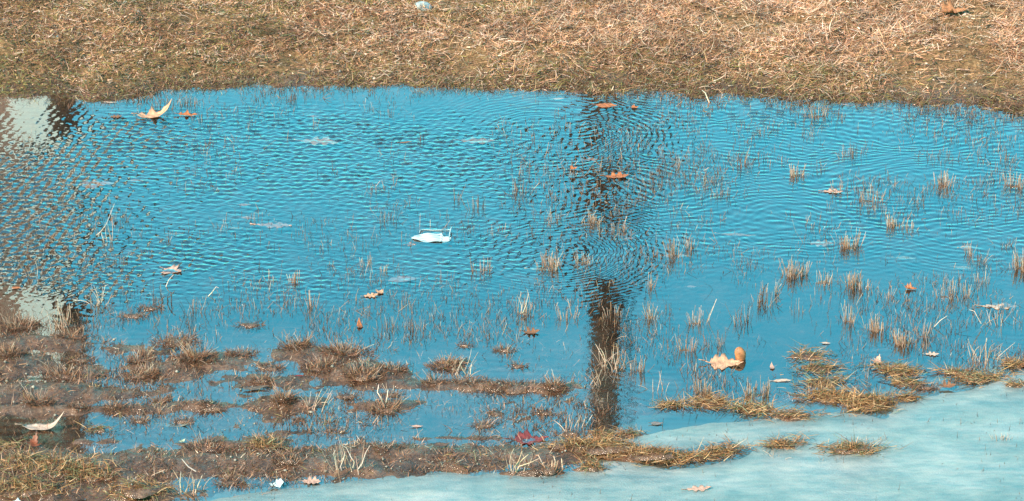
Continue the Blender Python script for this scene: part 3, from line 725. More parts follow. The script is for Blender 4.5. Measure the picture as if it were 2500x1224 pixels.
 (700, 1140, 60, 30, 26, 'hum', 'dark brown tuft left of the large curved white stems'),
 (940, 1100, 90, 22, 34, 'hum', 'flat brown tuft right above the curved white stems'),
 (1260, 1158, 70, 66, 8, 'twig', 'tan bent stems at the ice edge'),
 (1340, 1158, 66, 46, 30, 'hum', 'ragged tuft with broad pale blades at the ice edge'),
 (560, 1180, 60, 30, 24, 'hum', 'small dark tuft near the bottom left of the mud'),
 # grass clumps at the near side
 (100, 1150, 210, 46, 190, 'green', 'largest yellow grass mat in the bottom left corner'),
 (205, 1165, 130, 40, 120, 'green', 'greener right lobe of the bottom left grass mat'),
 (60, 1205, 170, 36, 130, 'green', 'lowest grass mat touching the bottom left corner'),
 (340, 1212, 150, 26, 90, 'green', 'low mossy clump at the bottom left of centre'),
 (20, 1090, 60, 26, 26, 'green', 'small mossy weeds at the left edge above the grass mat'),
 (262, 1172, 40, 40, 14, 'hum', 'pale spiky tuft at the right tip of the grass mat'),
 (1395, 1094, 120, 22, 90, 'mat', 'tan straw at the left end of the strip between ice tongues'),
 (1480, 1105, 140, 30, 150, 'mat', 'thick straw strip left part between the ice tongues'),
 (1590, 1120, 130, 30, 150, 'mat', 'thick straw strip middle part between the ice tongues'),
 (1680, 1118, 110, 30, 110, 'mat', 'straw strip right part between the ice tongues'),
 (1765, 1102, 100, 26, 90, 'mat', 'darker right tip of the straw strip'),
 (1445, 1150, 60, 34, 34, 'green', 'small green tuft peeking from the ice edge'),
 (1470, 1065, 50, 20, 26, 'green', 'little weed left of the ice tongue'),
 (1535, 1062, 60, 34, 34, 'green', 'green blades at the tip of the ice tongue'),
 (1912, 1092, 100, 26, 80, 'mat', 'small elongated grass island in the ice'),
 (2080, 1106, 116, 34, 150, 'green', 'round green and rust grass island in the ice'),
 (1640, 990, 60, 40, 50, 'green', 'left end of the grass strip above the ice'),
 (1735, 985, 110, 34, 110, 'mat', 'tan part of the grass strip above the ice'),
 (1840, 1000, 120, 40, 110, 'green', 'shaggy part of the grass strip above the ice'),
 (1715, 960, 90, 52, 40, 'stub', 'dark upright tuft rising behind the grass strip'),
 (1850, 965, 90, 50, 44, 'stub', 'dark red based tuft behind the shaggy grass strip'),
 (1930, 1020, 120, 20, 70, 'mat', 'low brown sods along the ice edge'),
 (2030, 970, 130, 40, 150, 'mat', 'straw mound left of the biggest clump by the ice'),
 (2125, 990, 130, 46, 190, 'mat', 'biggest straw clump overhanging the ice'),
 (2215, 973, 60, 18, 50, 'mat', 'thin straw tail at the right of the biggest clump'),
 (2000, 900, 110, 56, 70, 'green', 'loose grass in water above the straw mound'),
 (1975, 870, 110, 50, 50, 'green', 'sparse green blades in water right of the brown curled leaf'),
 (2010, 935, 120, 36, 80, 'green', 'wet grass between the loose grass and the straw mound'),
 (2190, 905, 110, 28, 120, 'green', 'flattened grass patch around the small pink leaf'),
 (2210, 935, 90, 22, 60, 'green', 'thin submerged grass below the flattened patch'),
 (2390, 925, 120, 46, 130, 'green', 'green grass clump near the right edge by the ice'),
 (2400, 876, 80, 50, 20, 'twig', 'spiky white stems above the right grass clump'),
 (2480, 890, 80, 56, 70, 'green', 'rusty grass clump cut by the right edge above the ice'),
 (2260, 948, 50, 34, 44, 'hum', 'dark brown tuft left of the brown curled leaf at the ice'),
 (2325, 910, 60, 40, 40, 'green', 'green tuft above the brown curled leaf at the ice'),
 (2480, 945, 60, 28, 24, 'green', 'faint grass in the thin ice at the right edge'),
 (2450, 1080, 36, 22, 16, 'twig', 'small pale sprig frozen in the ice near the right edge'),
 (1905, 1122, 20, 30, 6, 'twig', 'two pale stems frozen into the ice below the elongated island'),
 (2035, 1135, 60, 26, 16, 'dark', 'dark stems frozen in ice under the round island'),
 (2150, 1085, 40, 26, 14, 'dark', 'dark fringe of stems at the right of the round island'),
]
for T in TUFTS: tuft(*T)

# ---------------------------------------------------------------- leaves
OUT = {
 'torn': [(-.50, 0), (-.43, .09), (-.33, .17), (-.24, .07), (-.14, .16), (.0, .34), (.08, .12), (.20, .11), (.34, .13), (.45, .05), (.54, 0)],
 'oak': [(-.50, 0), (-.42, .05), (-.36, .16), (-.27, .10), (-.20, .12), (-.14, .30), (-.04, .36), (-.03, .17), (.06, .14), (.13, .32), (.26, .33), (.20, .14), (.30, .12), (.38, .18), (.42, .08), (.54, .02)],
 'maple': [(-.50, 0), (-.34, .04), (-.42, .22), (-.28, .20), (-.20, .42), (-.08, .30), (.02, .52), (.08, .30), (.12, .16), (.24, .24), (.28, .12), (.40, .14), (.38, .05), (.56, .0)],
 'oval': [(-.50, 0), (-.40, .09), (-.25, .16), (-.05, .19), (.15, .17), (.32, .10), (.44, .04), (.52, .0)],
 'scrap': [(-.50, .02), (-.40, .12), (-.22, .06), (-.05, .20), (.10, .30), (.24, .34), (.40, .22), (.50, .04)],
}
def leaf_mesh(kind, L, Wf, lift0, lift1, cup, seed, colr, uprough=.035):
    r = random.Random(seed); o = OUT[kind]; n = 26
    us = np.linspace(-.5, .52, n)
    up = np.interp(us, [q[0] for q in o], [q[1] for q in o])
    sh = r.uniform(-.03, .03); dn = np.interp(us + sh, [q[0] for q in o], [q[1] for q in o]) * r.uniform(.8, 1.1)
    up = up * np.array([1 + r.uniform(-.15, .15) for _ in us]); rows = 7; V = []; C = []
    for i, u in enumerate(us):
        for j in range(rows):
            f = j / (rows - 1) * 2 - 1
            wv = up[i] if f > 0 else dn[i]
            y = f * wv * Wf + .02 * math.sin(u * 7 + seed); x = u - abs(f) * wv * .12
            z = .62 * lift1 * max(0, u - .05) ** 2 * 3.2 + .6 * lift0 * max(0, -u - .1) ** 2 * 3.6 + cup * (f * wv) ** 2 * 1.5 + uprough * math.sin(u * 17 + seed) * math.sin(f * 3 + u * 5) * .35
            V.append((x * L, y * L, z * L))
            vein = .80 if j == rows // 2 else 1.0
            k = vein * (1 + .16 * math.sin(u * 31 + f * 5 + seed) + .14 * math.sin(u * 9 - f * 4 + seed * 2) + r.uniform(-.14, .10)) * (.72 if j in (0, rows - 1) else 1)
            C.append([c * k for c in colr])
    F = []
    for i in range(n - 1):
        for j in range(rows - 1):
            a_ = i * rows + j; F.append((a_, a_ + 1, a_ + rows + 1, a_ + rows))
    # the short stalk
    b0 = len(V)
    for k in range(4):
        uu = -.47 - k * .07
        for q in range(3):
            V.append((uu * L, (.012 * math.cos(q * 2.1)) * L, (.012 * math.sin(q * 2.1) + lift0 * .5 + .01 * k) * L)); C.append([c * .6 for c in colr])
    for k in range(3):
        for q in range(3): F.append((b0 + k * 3 + q, b0 + k * 3 + (q + 1) % 3, b0 + k * 3 + 3 + (q + 1) % 3, b0 + k * 3 + 3 + q))
    return V, F, np.array(C)
PEACH, ORANGE, PINK, PALE, GREY, REDB, BRN, LAV = (.48, .23, .135), (.34, .10, .035), (.42, .22, .165), (.42, .27, .21), (.30, .30, .26), (.16, .025, .022), (.19, .075, .035), (.36, .26, .28)
LEAVES = [  # px, py, length px, kind, width, yaw deg, z (None floats), lift at base, lift at tip, cup, colour, label
 (378, 283, 84, 'torn', 1.2, 12, None, .25, 1.15, .9, PEACH, 'largest bright peach leaf with its tip curled up near the far bank'),
 (458, 281, 48, 'torn', 1.0, -4, None, .1, .15, 1.2, ORANGE, 'small orange leaf floating right of the big curled peach leaf'),
 (780, 341, 92, 'oak', 1.0, -3, -.010, 0, 0, .05, PALE, 'faint pale leaf sunk in ripples left of the face mask column'),
 (1165, 339, 86, 'oak', .9, -5, -.010, 0, 0, .05, PALE, 'faint pale leaf under the surface above the face mask'),
 (1480, 258, 52, 'oval', 1.2, 3, None, .1, .1, .3, ORANGE, 'thin orange leaf across the top of the trunk reflection'),
 (1549, 263, 20, 'maple', 1.0, 0, None, .2, .3, .7, ORANGE, 'tiny orange leaf right of the thin orange leaf by the bank'),
 (235, 446, 92, 'maple', .9, 6, -.008, 0, .05, .05, PINK, 'forked pinkish leaf sunk in the left ripples'),
 (333, 437, 34, 'oval', 1.0, 5, -.008, 0, 0, .1, PINK, 'small sunken leaf right of the forked pinkish leaf'),
 (598, 497, 30, 'oval', 1.3, 0, -.006, 0, 0, .1, PINK, 'small pink sunken leaf, topmost of the middle left group'),
 (606, 529, 38, 'oval', 1.2, -5, -.006, 0, 0, .1, PINK, 'pink sunken leaf under the topmost small one'),
 (668, 549, 86, 'oak', .8, -4, -.004, 0, .1, .1, PINK, 'long pink leaf with an orange patch in the middle left water'),
 (574, 553, 34, 'oval', .8, 0, -.008, 0, 0, 0, GREY, 'small grey sliver left of the long pink leaf'),
 (425, 568, 42, 'oval', .7, 0, -.006, 0, 0, 0, GREY, 'pale grey sunken sliver in the left water'),
 (1505, 431, 58, 'oak', .9, 4, None, .15, .1, .4, ORANGE, 'bright orange leaf floating on the broken trunk reflection'),
 (1400, 413, 20, 'maple', 1.2, 20, None, .3, .5, 1.2, ORANGE, 'tiny curled orange leaf left of the trunk reflection'),
 (1443, 388, 38, 'oak', .9, 0, -.004, 0, 0, .1, PINK, 'dull pink leaf above the bright orange floating leaf'),
 (420, 661, 54, 'maple', 1.5, -30, -.002, .1, .2, .3, PINK, 'broad pink leaf half sunk above a pale straw'),
 (985, 677, 76, 'oval', 1.5, 10, -.009, 0, 0, .05, LAV, 'lavender oval leaf under water below the face mask'),
 (905, 722, 36, 'oak', 1.0, 12, None, 0, .2, .3, PEACH, 'flat peach leaf, left of a close pair in calm water'),
 (929, 714, 24, 'maple', 1.2, 60, None, .2, .5, .6, PEACH, 'upturned peach leaf, right of a close pair in calm water'),
 (878, 796, 26, 'oval', 1.6, 105, None, .2, 1.6, .6, ORANGE, 'small orange leaf standing on edge above the long hummock'),
 (1003, 597, 26, 'maple', 1.0, 5, -.002, .1, .1, .3, PINK, 'small pink leaf touching the left end of the face mask'),
 (1070, 569, 30, 'oval', .6, 2, -.002, 0, 0, .1, PALE, 'pale yellowish sliver behind the face mask'),
 (40, 703, 24, 'oval', 1.4, 8, None, 0, .1, .2, ORANGE, 'short orange leaf near the left edge above the mud'),
 (2222, 705, 34, 'maple', .9, -15, None, .7, .1, 1.0, ORANGE, 'small orange curled leaf in the calm right water'),
 (2442, 747, 88, 'oak', .8, 3, -.0006, 0, .0, .03, PALE, 'long pale leaf lying flat near the right edge'),
 (2275, 865, 34, 'oak', 1.0, -5, None, 0, .1, .3, PALE, 'short pale leaf right of the big curved clump'),
 (1768, 888, 92, 'maple', 1.0, -8, None, .15, .2, .25, PEACH, 'large lobed peach leaf floating flat beside the thimble leaf'),
 (105, 1046, 100, 'oval', .9, 10, None, .25, 1.0, .8, PALE, 'crescent-curled pale leaf floating in the lower left pool'),
 (82, 1088, 44, 'maple', 1.2, 80, None, .2, 1.3, .8, (.16, .04, .015), 'dark orange leaf stuck upright in mud under the crescent leaf'),
 (1292, 1074, 92, 'maple', 1.0, 4, -.001, .1, .2, .25, REDB, 'dark red leaf half sunk before the straw strip'),
 (1652, 621, 64, 'oval', 1.3, -6, -.008, 0, 0, .1, PALE, 'faint sunken leaf right of the trunk reflection'),
 (1688, 698, 24, 'oval', 1.3, -4, -.004, 0, 0, .3, LAV, 'small lavender leaf in the smooth water right of the rings'),
 (1536, 581, 28, 'oval', 1.2, 12, -.003, 0, 0, .2, LAV, 'small lavender leaf inside the trunk reflection'),
 (1802, 569, 84, 'oval', .5, -3, -.008, 0, 0, 0, PALE, 'long faint streak-like leaf left of the ripple rings'),
 (2005, 590, 60, 'oak', 1.2, -6, -.008, 0, 0, .1, PALE, 'faint lobed leaf left of the dark rusty upright tuft'),
 (2211, 628, 50, 'oval', 1.0, -2, -.004, 0, 0, .1, GREY, 'grey-green oval leaf in the smooth right water'),
 (2198, 616, 16, 'oval', 1.0, 0, -.002, 0, 0, .2, GREY, 'tiny oval leaf just above the grey-green oval leaf'),
 (2352, 652, 48, 'oval', 1.1, -12, -.003, 0, 0, .1, GREY, 'grey-green oval leaf beside small rings near the right edge'),
 (2362, 604, 38, 'oval', 1.6, 6, -.002, 0, 0, .2, PALE, 'pale pink leaf behind dark stems near the right edge'),
 (2032, 468, 50, 'oak', .8, -8, None, 0, .1, .2, PINK, 'narrow pinkish leaf floating upper right'),
 (1885, 897, 22, 'oval', 1.5, 95, None, .1, 1.0, .4, PINK, 'small pink leaf on edge right of the large lobed leaf'),
 (2142, 884, 30, 'maple', 1.3, 75, None, .2, 1.2, .5, PINK, 'pale pink leaf standing in the flattened grass patch'),
 (2312, 944, 42, 'oak', 1.4, 0, .01, .3, .3, 1.2, BRN, 'brown curled leaf lying at the ice edge'),
 (1910, 929, 46, 'oval', .8, 2, None, 0, 0, .1, PALE, 'whitish flat strip-like leaf above the grass strip'),
 (1325, 656, 66, 'oval', .6, -4, -.003, 0, 0, 0, GREY, 'pale grey strip lying under the dense stubble tuft'),
 (760, 1176, 46, 'oak', 1.4, -5, .004, .1, .1, .6, PINK, 'pinkish crumpled leaf at the lower mud edge'),
 (1705, 1193, 62, 'oak', .7, 5, .016, 0, .05, .1, PINK, 'pinkish leaf frozen flat into the near ice'),
 (2325, 22, 74, 'maple', 1.0, 0, .13, .5, .4, .9, (.34, .13, .055), 'big dry orange leaf on the bank at the upper right'),
 (1296, 812, 42, 'oak', 1.2, 5, .002, .3, .3, .8, BRN, 'dark brown leaf floating left of the trunk reflection'),
 (15, 526, 32, 'oval', .9, 6, -.003, 0, 0, .1, GREY, 'grey leaf in murky ripples at the left edge'),
 (1603, 1034, 30, 'oval', 1.4, 3, None, .1, .1, .3, (.16, .12, .11), 'dark grey leaf at the foot of the ice tongue'),
 (990, 348, 30, 'oval', .5, 8, None, .1, .1, .3, BRN, 'thin dark floating leaf between the two faint pale leaves'),
 (767, 281, 24, 'oval', .9, 0, -.006, 0, 0, .1, LAV, 'tiny faint leaf just under the surface near the bank'),
 (1364, 240, 28, 'oval', 1.1, 0, -.003, 0, 0, .1, PALE, 'small whitish leaf in water close to the middle bank'),
 (1077, 1097, 42, 'oval', 1.2, 5, .005, .3, .4, 1.2, (.09, .05, .035), 'black-brown curled leaf on the near mud edge'),
 (624, 949, 66, 'oval', .7, 12, .004, .2, .2, .6, (.10, .07, .055), 'long dark wet leaf at the near pool'),
 (730, 918, 24, 'oval', .8, 0, .01, .1, .1, .4, REDB, 'small dark red leaf on the long hummock'),
 (895, 1036, 24, 'oval', 1.0, 0, None, .1, .1, .5, (.07, .06, .06), 'small dark lump-like leaf in the near blue pool'),
 (1018, 1041, 28, 'oval', .9, 5, None, .1, .1, .3, PINK, 'small pinkish leaf in the near blue pool'),
 (268, 250, 32, 'oval', .4, -5, None, 0, 0, .1, PALE, 'thin white sliver at the far left water edge'),
 (2016, 838, 22, 'oval', 1.2, 0, None, .1, .1, .4, PALE, 'small white leaf bit above the sparse green blades'),
 (445, 1080, 18, 'oval', 1.5, 40, None, .2, .6, .4, (.35, .36, .24), 'tiny green leaf at the edge of the near pool'),
 (425, 1037, 70, 'oval', .9, -10, -.004, .0, .3, .2, (.20, .17, .13), 'dull brown sunken leaf in the lower left pool'),
 (283, 285, 30, 'oak', .9, 0, None, .1, .1, .2, BRN, 'small brown floating leaf left of the big curled peach leaf'),
]
for i, (px, py, Lp, kind, Wf, yaw, z, l0, l1, cup, c, label) in enumerate(LEAVES):
    s = mpp(py); zz = .003 if z is None else z
    x, y = g(px, py, max(zz, 0)); x, y = float(x), float(y)
    if z is not None and -.011 < z < -.0025 and px > 120 and py < 900: c = tuple(min(.85, q * 1.75) for q in c)
    V, F, C = leaf_mesh(kind, Lp * s, Wf, l0, l1, cup, i * 3 + 1, c)
    o = mk('fallen_leaf', V, F, M_leaf, smooth=True, tint=np.clip(C, 0, .9))
    if z is not None and z > .02: zz = hz(x, y) + .014
    elif z is not None and z > 0: zz = max(hz(x, y) + .006, z)
    elif z is None: zz = max(hz(x, y) + .006, .003)
    else: zz = z
    o.location = (x, y, zz); o.rotation_euler = (random.uniform(-.05, .05), random.uniform(-.04, .04), R(yaw))
    if z is None or z > 0: 
        o.rotation_euler.x += .10
    md = o.modifiers.new('thick', 'SOLIDIFY'); md.thickness = .0007
    setp(o, label, 'leaf', 'fallen leaves')

# the thimble-like curled brown leaf
x, y = (float(q) for q in g(1807, 877)); s = mpp(877); V = []; C = []; F = []
na, nr = 22, 12
for k in range(nr + 1):
    f = k / nr; zz = f * 36 * s; rad = 12.0 * s * (1 + .12 * math.sin(f * 3)) * math.sqrt(max(0, 1 - max(0, (f - .45) / .55) ** 2.4)) + .0004
    for j in range(na):
        a_ = 6.2832 * j / na
        V.append((rad * math.cos(a_) * (1.0) + .002 * math.sin(f * 5), rad * .8 * math.sin(a_), zz - .006 + .0008 * math.sin(a_ * 5 + f * 4)))
        kk = .8 + .25 * math.sin(a_ * 3 + f * 6) + random.uniform(-.12, .12); C.append((.36 * kk, .13 * kk, .05 * kk))
for k in range(nr):
    for j in range(na): F.append((k * na + j, k * na + (j + 1) % na, (k + 1) * na + (j + 1) % na, (k + 1) * na + j))
o = mk('curled_leaf', V, F, M_leaf, smooth=True, tint=np.array(C)); o.location = (x, y, 0); o.rotation_euler = (0, R(-3), 0)
setp(o, 'brown leaf curled like a thimble, standing upright beside the lobed peach leaf', 'leaf', 'fallen leaves')

# ---------------------------------------------------------------- face mask
x, y = (float(q) for q in g(1053, 584)); s = mpp(584)
root = bpy.data.objects.new('face_mask', None); col.objects.link(root); root.location = (x, y, .001); root.empty_display_size = .05
setp(root, 'white pleated face mask floating in the rippled water left of centre', 'face mask')
# outline in local metres: x along the water, y away from the camera
kf = s / SP
P = [(-48, 2), (-42, 9), (-30, 13), (-10, 14.5), (14, 15), (24, 15.5), (30, 4), (46, 4), (48, -2), (44, -6), (34, -8), (10, -8.5), (-14, -8), (-28, -4), (-40, -2)]
up = lambda q: float(np.interp(q, [-48, -42, -30, -10, 14, 24, 30, 46, 48], [2, 9, 13, 14.5, 15, 15.5, 4, 4, 1]))
dn = lambda q: float(np.interp(q, [-48, -40, -28, -14, 10, 34, 44, 48], [0, -3, -6, -8.5, -9, -8.5, -6, -2]))
V = []; F = []; nx, ny = 48, 14
for i in range(nx + 1):
    q = -48 + 96 * i / nx
    for j in range(ny + 1):
        f = j / ny; yy = dn(q) * (1 - f) + up(q) * f
        zz = .001 + .004 * math.sin(math.pi * f) * (1 - abs(q) / 60) + .0016 * (1 if (j % 4) < 2 else -1) + .003 * math.sin(q * .13 + f * 3)
        if 22 < q < 27: zz += .004 * (1 - abs(q - 24.5) / 2.5)
        V.append((q * s, yy * kf * .9, zz))
for i in range(nx):
    for j in range(ny):
        a_ = i * (ny + 1) + j; F.append((a_, a_ + ny + 1, a_ + ny + 2, a_ + 1))
b_ = mk('fabric', V, F, M_mask, root); b_.modifiers.new('t', 'SOLIDIFY').thickness = .0012
def tube_path(name, pts, rad, material, parent=None, tint=None, sides=5):
    V = []; F = []
    for i, p_ in enumerate(pts):
        p_ = Vector(p_); a_ = Vector(pts[max(0, i - 1)]); c_ = Vector(pts[min(len(pts) - 1, i + 1)])
        d_ = (c_ - a_).normalized(); u = d_.orthogonal().normalized()
        if abs(d_.z) < .9: u = d_.cross(Vector((0, 0, 1))).normalized()
        w_ = d_.cross(u); r_ = rad[i] if isinstance(rad, (list, tuple)) else rad
        for k in range(sides):
            q = 6.2832 * k / sides; V.append(tuple(p_ + (u * math.cos(q) + w_ * math.sin(q)) * r_))
    for i in range(len(pts) - 1):
        for k in range(sides):
            F.append((i * sides + k, i * sides + (k + 1) % sides, (i + 1) * sides + (k + 1) % sides, (i + 1) * sides + k))
    return mk(name, V, F, material, parent, True, tint=None if tint is None else np.tile(tint, (len(V), 1)))
tube_path('ear_loop', [(-30 * s, 12 * kf * .9, .006), (-28 * s, 20 * kf, .004), (-20 * s, 22 * kf, .002), (0, 21 * kf, .001), (30 * s, 21 * kf, .002), (47 * s, 21 * kf, .003)], .0017, M_loop, root)
tube_path('ear_loop', [(44 * s, 0, .008), (45 * s, 8 * kf, .012), (47 * s, 16 * kf, .016), (49 * s, 22 * kf, .012)], .0028, M_loop, root)

# ---------------------------------------------------------------- stone on the bank, scraps
def rock(name, px, py, L, W_, H_, yaw, material, label, cat, seed):
    z0 = .1; x, y = g(px, py, .09); x, y = float(x), float(y); r = random.Random(seed)
    V = []; F = []; nu, nv = 20, 12; ph = [r.uniform(0, 6) for _ in range(6)]
    for i in range(nv + 1):
        th = math.pi * i / nv
        for j in range(nu):
            a_ = 6.2832 * j / nu; k = 1 + .07 * math.sin(2 * a_ + ph[0]) + .05 * math.sin(3 * a_ + 2 * th + ph[1]) + .03 * math.sin(5 * th + ph[2])
            sx = abs(math.cos(a_)) ** .75 * (1 if math.cos(a_) > 0 else -1)
            V.append((math.sin(th) * sx * L / 2 * k, math.sin(th) * math.sin(a_) * W_ / 2 * k, math.cos(th) * H_ / 2 * k))
    for i in range(nv):
        for j in range(nu): F.append((i * nu + j, (i + 1) * nu + j, (i + 1) * nu + (j + 1) % nu, i * nu + (j + 1) % nu))
    o = mk(name, V, F, material, smooth=True); o.location = (x, y, hz(x, y) + H_ * .35); o.rotation_euler = (.25, 0, R(yaw))
    return setp(o, label, cat)
rock('stone', 1034, 19, .088, .085, .034, 40, M_stone, 'pale grey-green stone lying on the straw of the far bank', 'stone', 2)
rock('pebble', 8, 38, .03, .02, .012, 5, M_stone, 'small white chip on the bank at the far left', 'pebble', 5)
rock('pebble', 140, 83, .012, .012, .01, 5, M_stone, 'tiny pale pebble on the left bank', 'pebble', 6)
def scrap(px, py, Lp, yaw, label, seed, zz):
    s = mpp(py); x, y = (float(q) for q in g(px, py, zz))
    V, F, C = leaf_mesh('scrap', Lp * s, 1.5, .3, .5, .8, seed, (.7, .7, .7), .2)
    n_ = 26 * 7; V = V[:n_]; F = [f for f in F if max(f) < n_]
    o = mk('paper_scrap', V, F, M_scrap, smooth=True); o.location = (x, y, max(hz(x, y), 0) + .010); o.rotation_euler = (.2, 0, R(yaw))
    o.modifiers.new('t', 'SOLIDIFY').thickness = .0008
    setp(o, label, 'scrap')
scrap(675, 1184, 34, 8, 'torn white scrap lying on mud at the near edge', 4, .01)
scrap(32, 1216, 40, -10, 'crumpled whitish scrap in the bottom left corner grass', 9, .04)

# hero twigs drawn along their real bends (upright plane through the base)
def twig(base, lines, c, rad, name, label, cat='twig'):
    px0, py0 = base; s = mpp(py0); x, y = (float(q) for q in g(px0, py0)); r = random.Random(px0)
    root = None; z0 = min(hz(x, y), 0) if hz(x, y) < .004 else hz(x, y)
    allV, allF, allC = [], [], []; off = 0
    for ln in lines:
        pts = [((a_ - px0) * s, r.uniform(-.01, .01) * i, (py0 - b_) * s / CP + (0 if z0 < 0 else z0)) for i, (a_, b_) in enumerate(ln)]
        V = []; sides = 5
        for i, p_ in enumerate(pts):
            p_ = Vector(p_); d_ = (Vector(pts[min(len(pts) - 1, i + 1)]) - Vector(pts[max(0, i - 1)])).normalized(); u = d_.cross(Vector((0, 1, 0))).normalized(); w_ = d_.cross(u)
            rr_ = rad * (1 - .55 * i / max(1, len(pts) - 1))
            for k in range(sides): allV.append(tuple(p_ + (u * math.cos(k * 1.2566) + w_ * math.sin(k * 1.2566)) * rr_)); allC.append([q * r.uniform(.85, 1.1) for q in c])
        for i in range(len(pts) - 1):
            for k in range(sides): allF.append((off + i * sides + k, off + i * sides + (k + 1) % sides, off + (i + 1) * sides + (k + 1) % sides, off + (i + 1) * sides + k))
        off = len(allV)
    o = mk(name, allV, allF, M_stem, smooth=True, tint=np.clip(np.array(allC), 0, .9)); o.location = (x, y, 0)
    return setp(o, label, cat, 'dead twigs and straws')
WH = (.44, .33, .26); DK = (.06, .04, .035)
twig((1862, 728), [[(1862, 730), (1862, 715), (1866, 702), (1870, 692)], [(1862, 722), (1852, 716)]], DK, .0034, 'dark_twig', 'short dark forked twig standing in the right water')
twig((1864, 752), [[(1862, 757), (1866, 742), (1862, 728)]], DK, .0022, 'dark_twig', 'dark lower piece below the forked twig')
twig((410, 738), [[(410, 742), (408, 730), (418, 718), (428, 708)], [(418, 740), (420, 722), (417, 712)], [(400, 742), (394, 728), (392, 712)], [(394, 730), (405, 722)]], DK, .003, 'dark_twig', 'blackish branching twig above the left mud')
twig((254, 588), [[(254, 590), (250, 575), (247, 566), (262, 545), (272, 525), (282, 502)], [(247, 566), (235, 574)]], WH, .0019, 'pale_straw', 'longest pale straw leaning right in the left ripples', 'straw')
twig((243, 742), [[(243, 744), (240, 722), (233, 702), (231, 696)], [(225, 752), (222, 738), (224, 722)], [(248, 740), (252, 722), (258, 700), (266, 694)], [(243, 744), (228, 754)]], WH, .0019, 'pale_straw', 'white forked straw at the left water edge', 'straw')
twig((515, 724), [[(504, 728), (516, 718), (528, 704), (536, 698)]], WH, .0022, 'pale_straw', 'pale feather-like straw leaning right above the crested tuft', 'straw')
twig((405, 700), [[(405, 701), (412, 686), (424, 673)]], WH, .0022, 'pale_straw', 'short pale straw just below the broad pink leaf', 'straw')
twig((860, 1156), [[(822, 1152), (818, 1125), (815, 1112), (820, 1104)], [(862, 1150), (866, 1134), (858, 1120), (846, 1108), (833, 1098)], [(873, 1156), (885, 1140), (893, 1118), (904, 1100)], [(835, 1158), (832, 1145), (840, 1125), (843, 1115)], [(800, 1168), (818, 1158), (840, 1150)]], WH, .0024, 'pale_straw', 'cluster of thick curved white straws near the ice edge', 'straw')
twig((450, 1203), [[(442, 1205), (440, 1180), (443, 1155), (446, 1145)], [(475, 1208), (484, 1185), (494, 1165), (498, 1150)], [(480, 1150), (462, 1138), (446, 1122)]], WH, .0028, 'pale_straw', 'curved pale straws at the bottom left on mud', 'straw')
twig((1262, 1160), [[(1262, 1158), (1257, 1143), (1266, 1130), (1275, 1105)], [(1260, 1158), (1268, 1142), (1290, 1135), (1318, 1128)], [(1262, 1142), (1278, 1126), (1290, 1118)]], (.42, .27, .17), .0030, 'pale_straw', 'tan branching straw touching the ice edge', 'straw')
twig((1345, 1152), [[(1345, 1154), (1348, 1138), (1348, 1126)], [(1352, 1150), (1356, 1135), (1352, 1122)], [(1332, 1148), (1322, 1132), (1314, 1118)], [(1374, 1150), (1372, 1138), (1371, 1127)]], (.46, .30, .21), .0038, 'pale_straw', 'broad upright straws in the ragged ice-edge tuft', 'straw')
twig((1375, 1040), [[(1420, 1082), (1400, 1060), (1392, 1048)], [(1366, 1042), (1372, 1050), (1384, 1052), (1392, 1062)], [(1398, 1060), (1404, 1040), (1412, 1020)], [(1420, 1058), (1430, 1040), (1446, 1015)]], WH, .0030, 'pale_straw', 'bent white straws left of the trunk reflection foot', 'straw')
twig((1120, 915), [[(1112, 916), (1120, 895), (1134, 870)], [(1139, 917), (1128, 898), (1122, 880)], [(1148, 915), (1150, 898), (1152, 890)]], WH, .0022, 'pale_straw', 'white crossed straws right of the round shoal', 'straw')
twig((1725, 250), [[(1735, 256), (1728, 242), (1722, 230), (1714, 224)]], (.46, .32, .24), .0045, 'pale_straw', 'thick pale blade bending into water from the right bank', 'straw')
twig((1350, 770), [[(1272, 766), (1274, 745), (1266, 728), (1262, 715)], [(1276, 765), (1284, 745), (1290, 722), (1288, 712)]], WH, .0019, 'pale_straw', 'pair of pale curved straws in the tall lower left tuft', 'straw')
twig((800, 990), [[(778, 996), (785, 985), (800, 978), (810, 962)], [(751, 998), (756, 982), (760, 955)]], WH, .0019, 'pale_straw', 'forked straw in the pool beside the green-based tuft', 'straw')
twig((930, 995), [[(938, 1000), (930, 980), (922, 965), (925, 950)], [(940, 1000), (946, 975), (948, 960)]], (.6, .45, .34), .003, 'pale_straw', 'leaning straws of the fan tuft in the near pool', 'straw')
twig((2030, 1090), [[(2022, 1080), (2024, 1070)], [(2118, 1095), (2114, 1066)]], WH, .0024, 'pale_straw', 'thin pale straws poking from the round ice island', 'straw')
twig((2540, 800), [[(2395, 790), (2384, 772), (2376, 757), (2366, 760)]], WH, .0022, 'pale_straw', 'lone straw bent at its top near the right edge', 'straw')
twig((2290, 800), [[(2281, 798), (2296, 784), (2312, 774)]], WH, .0022, 'pale_straw', 'pale straw leaning right of the big curved clump', 'straw')

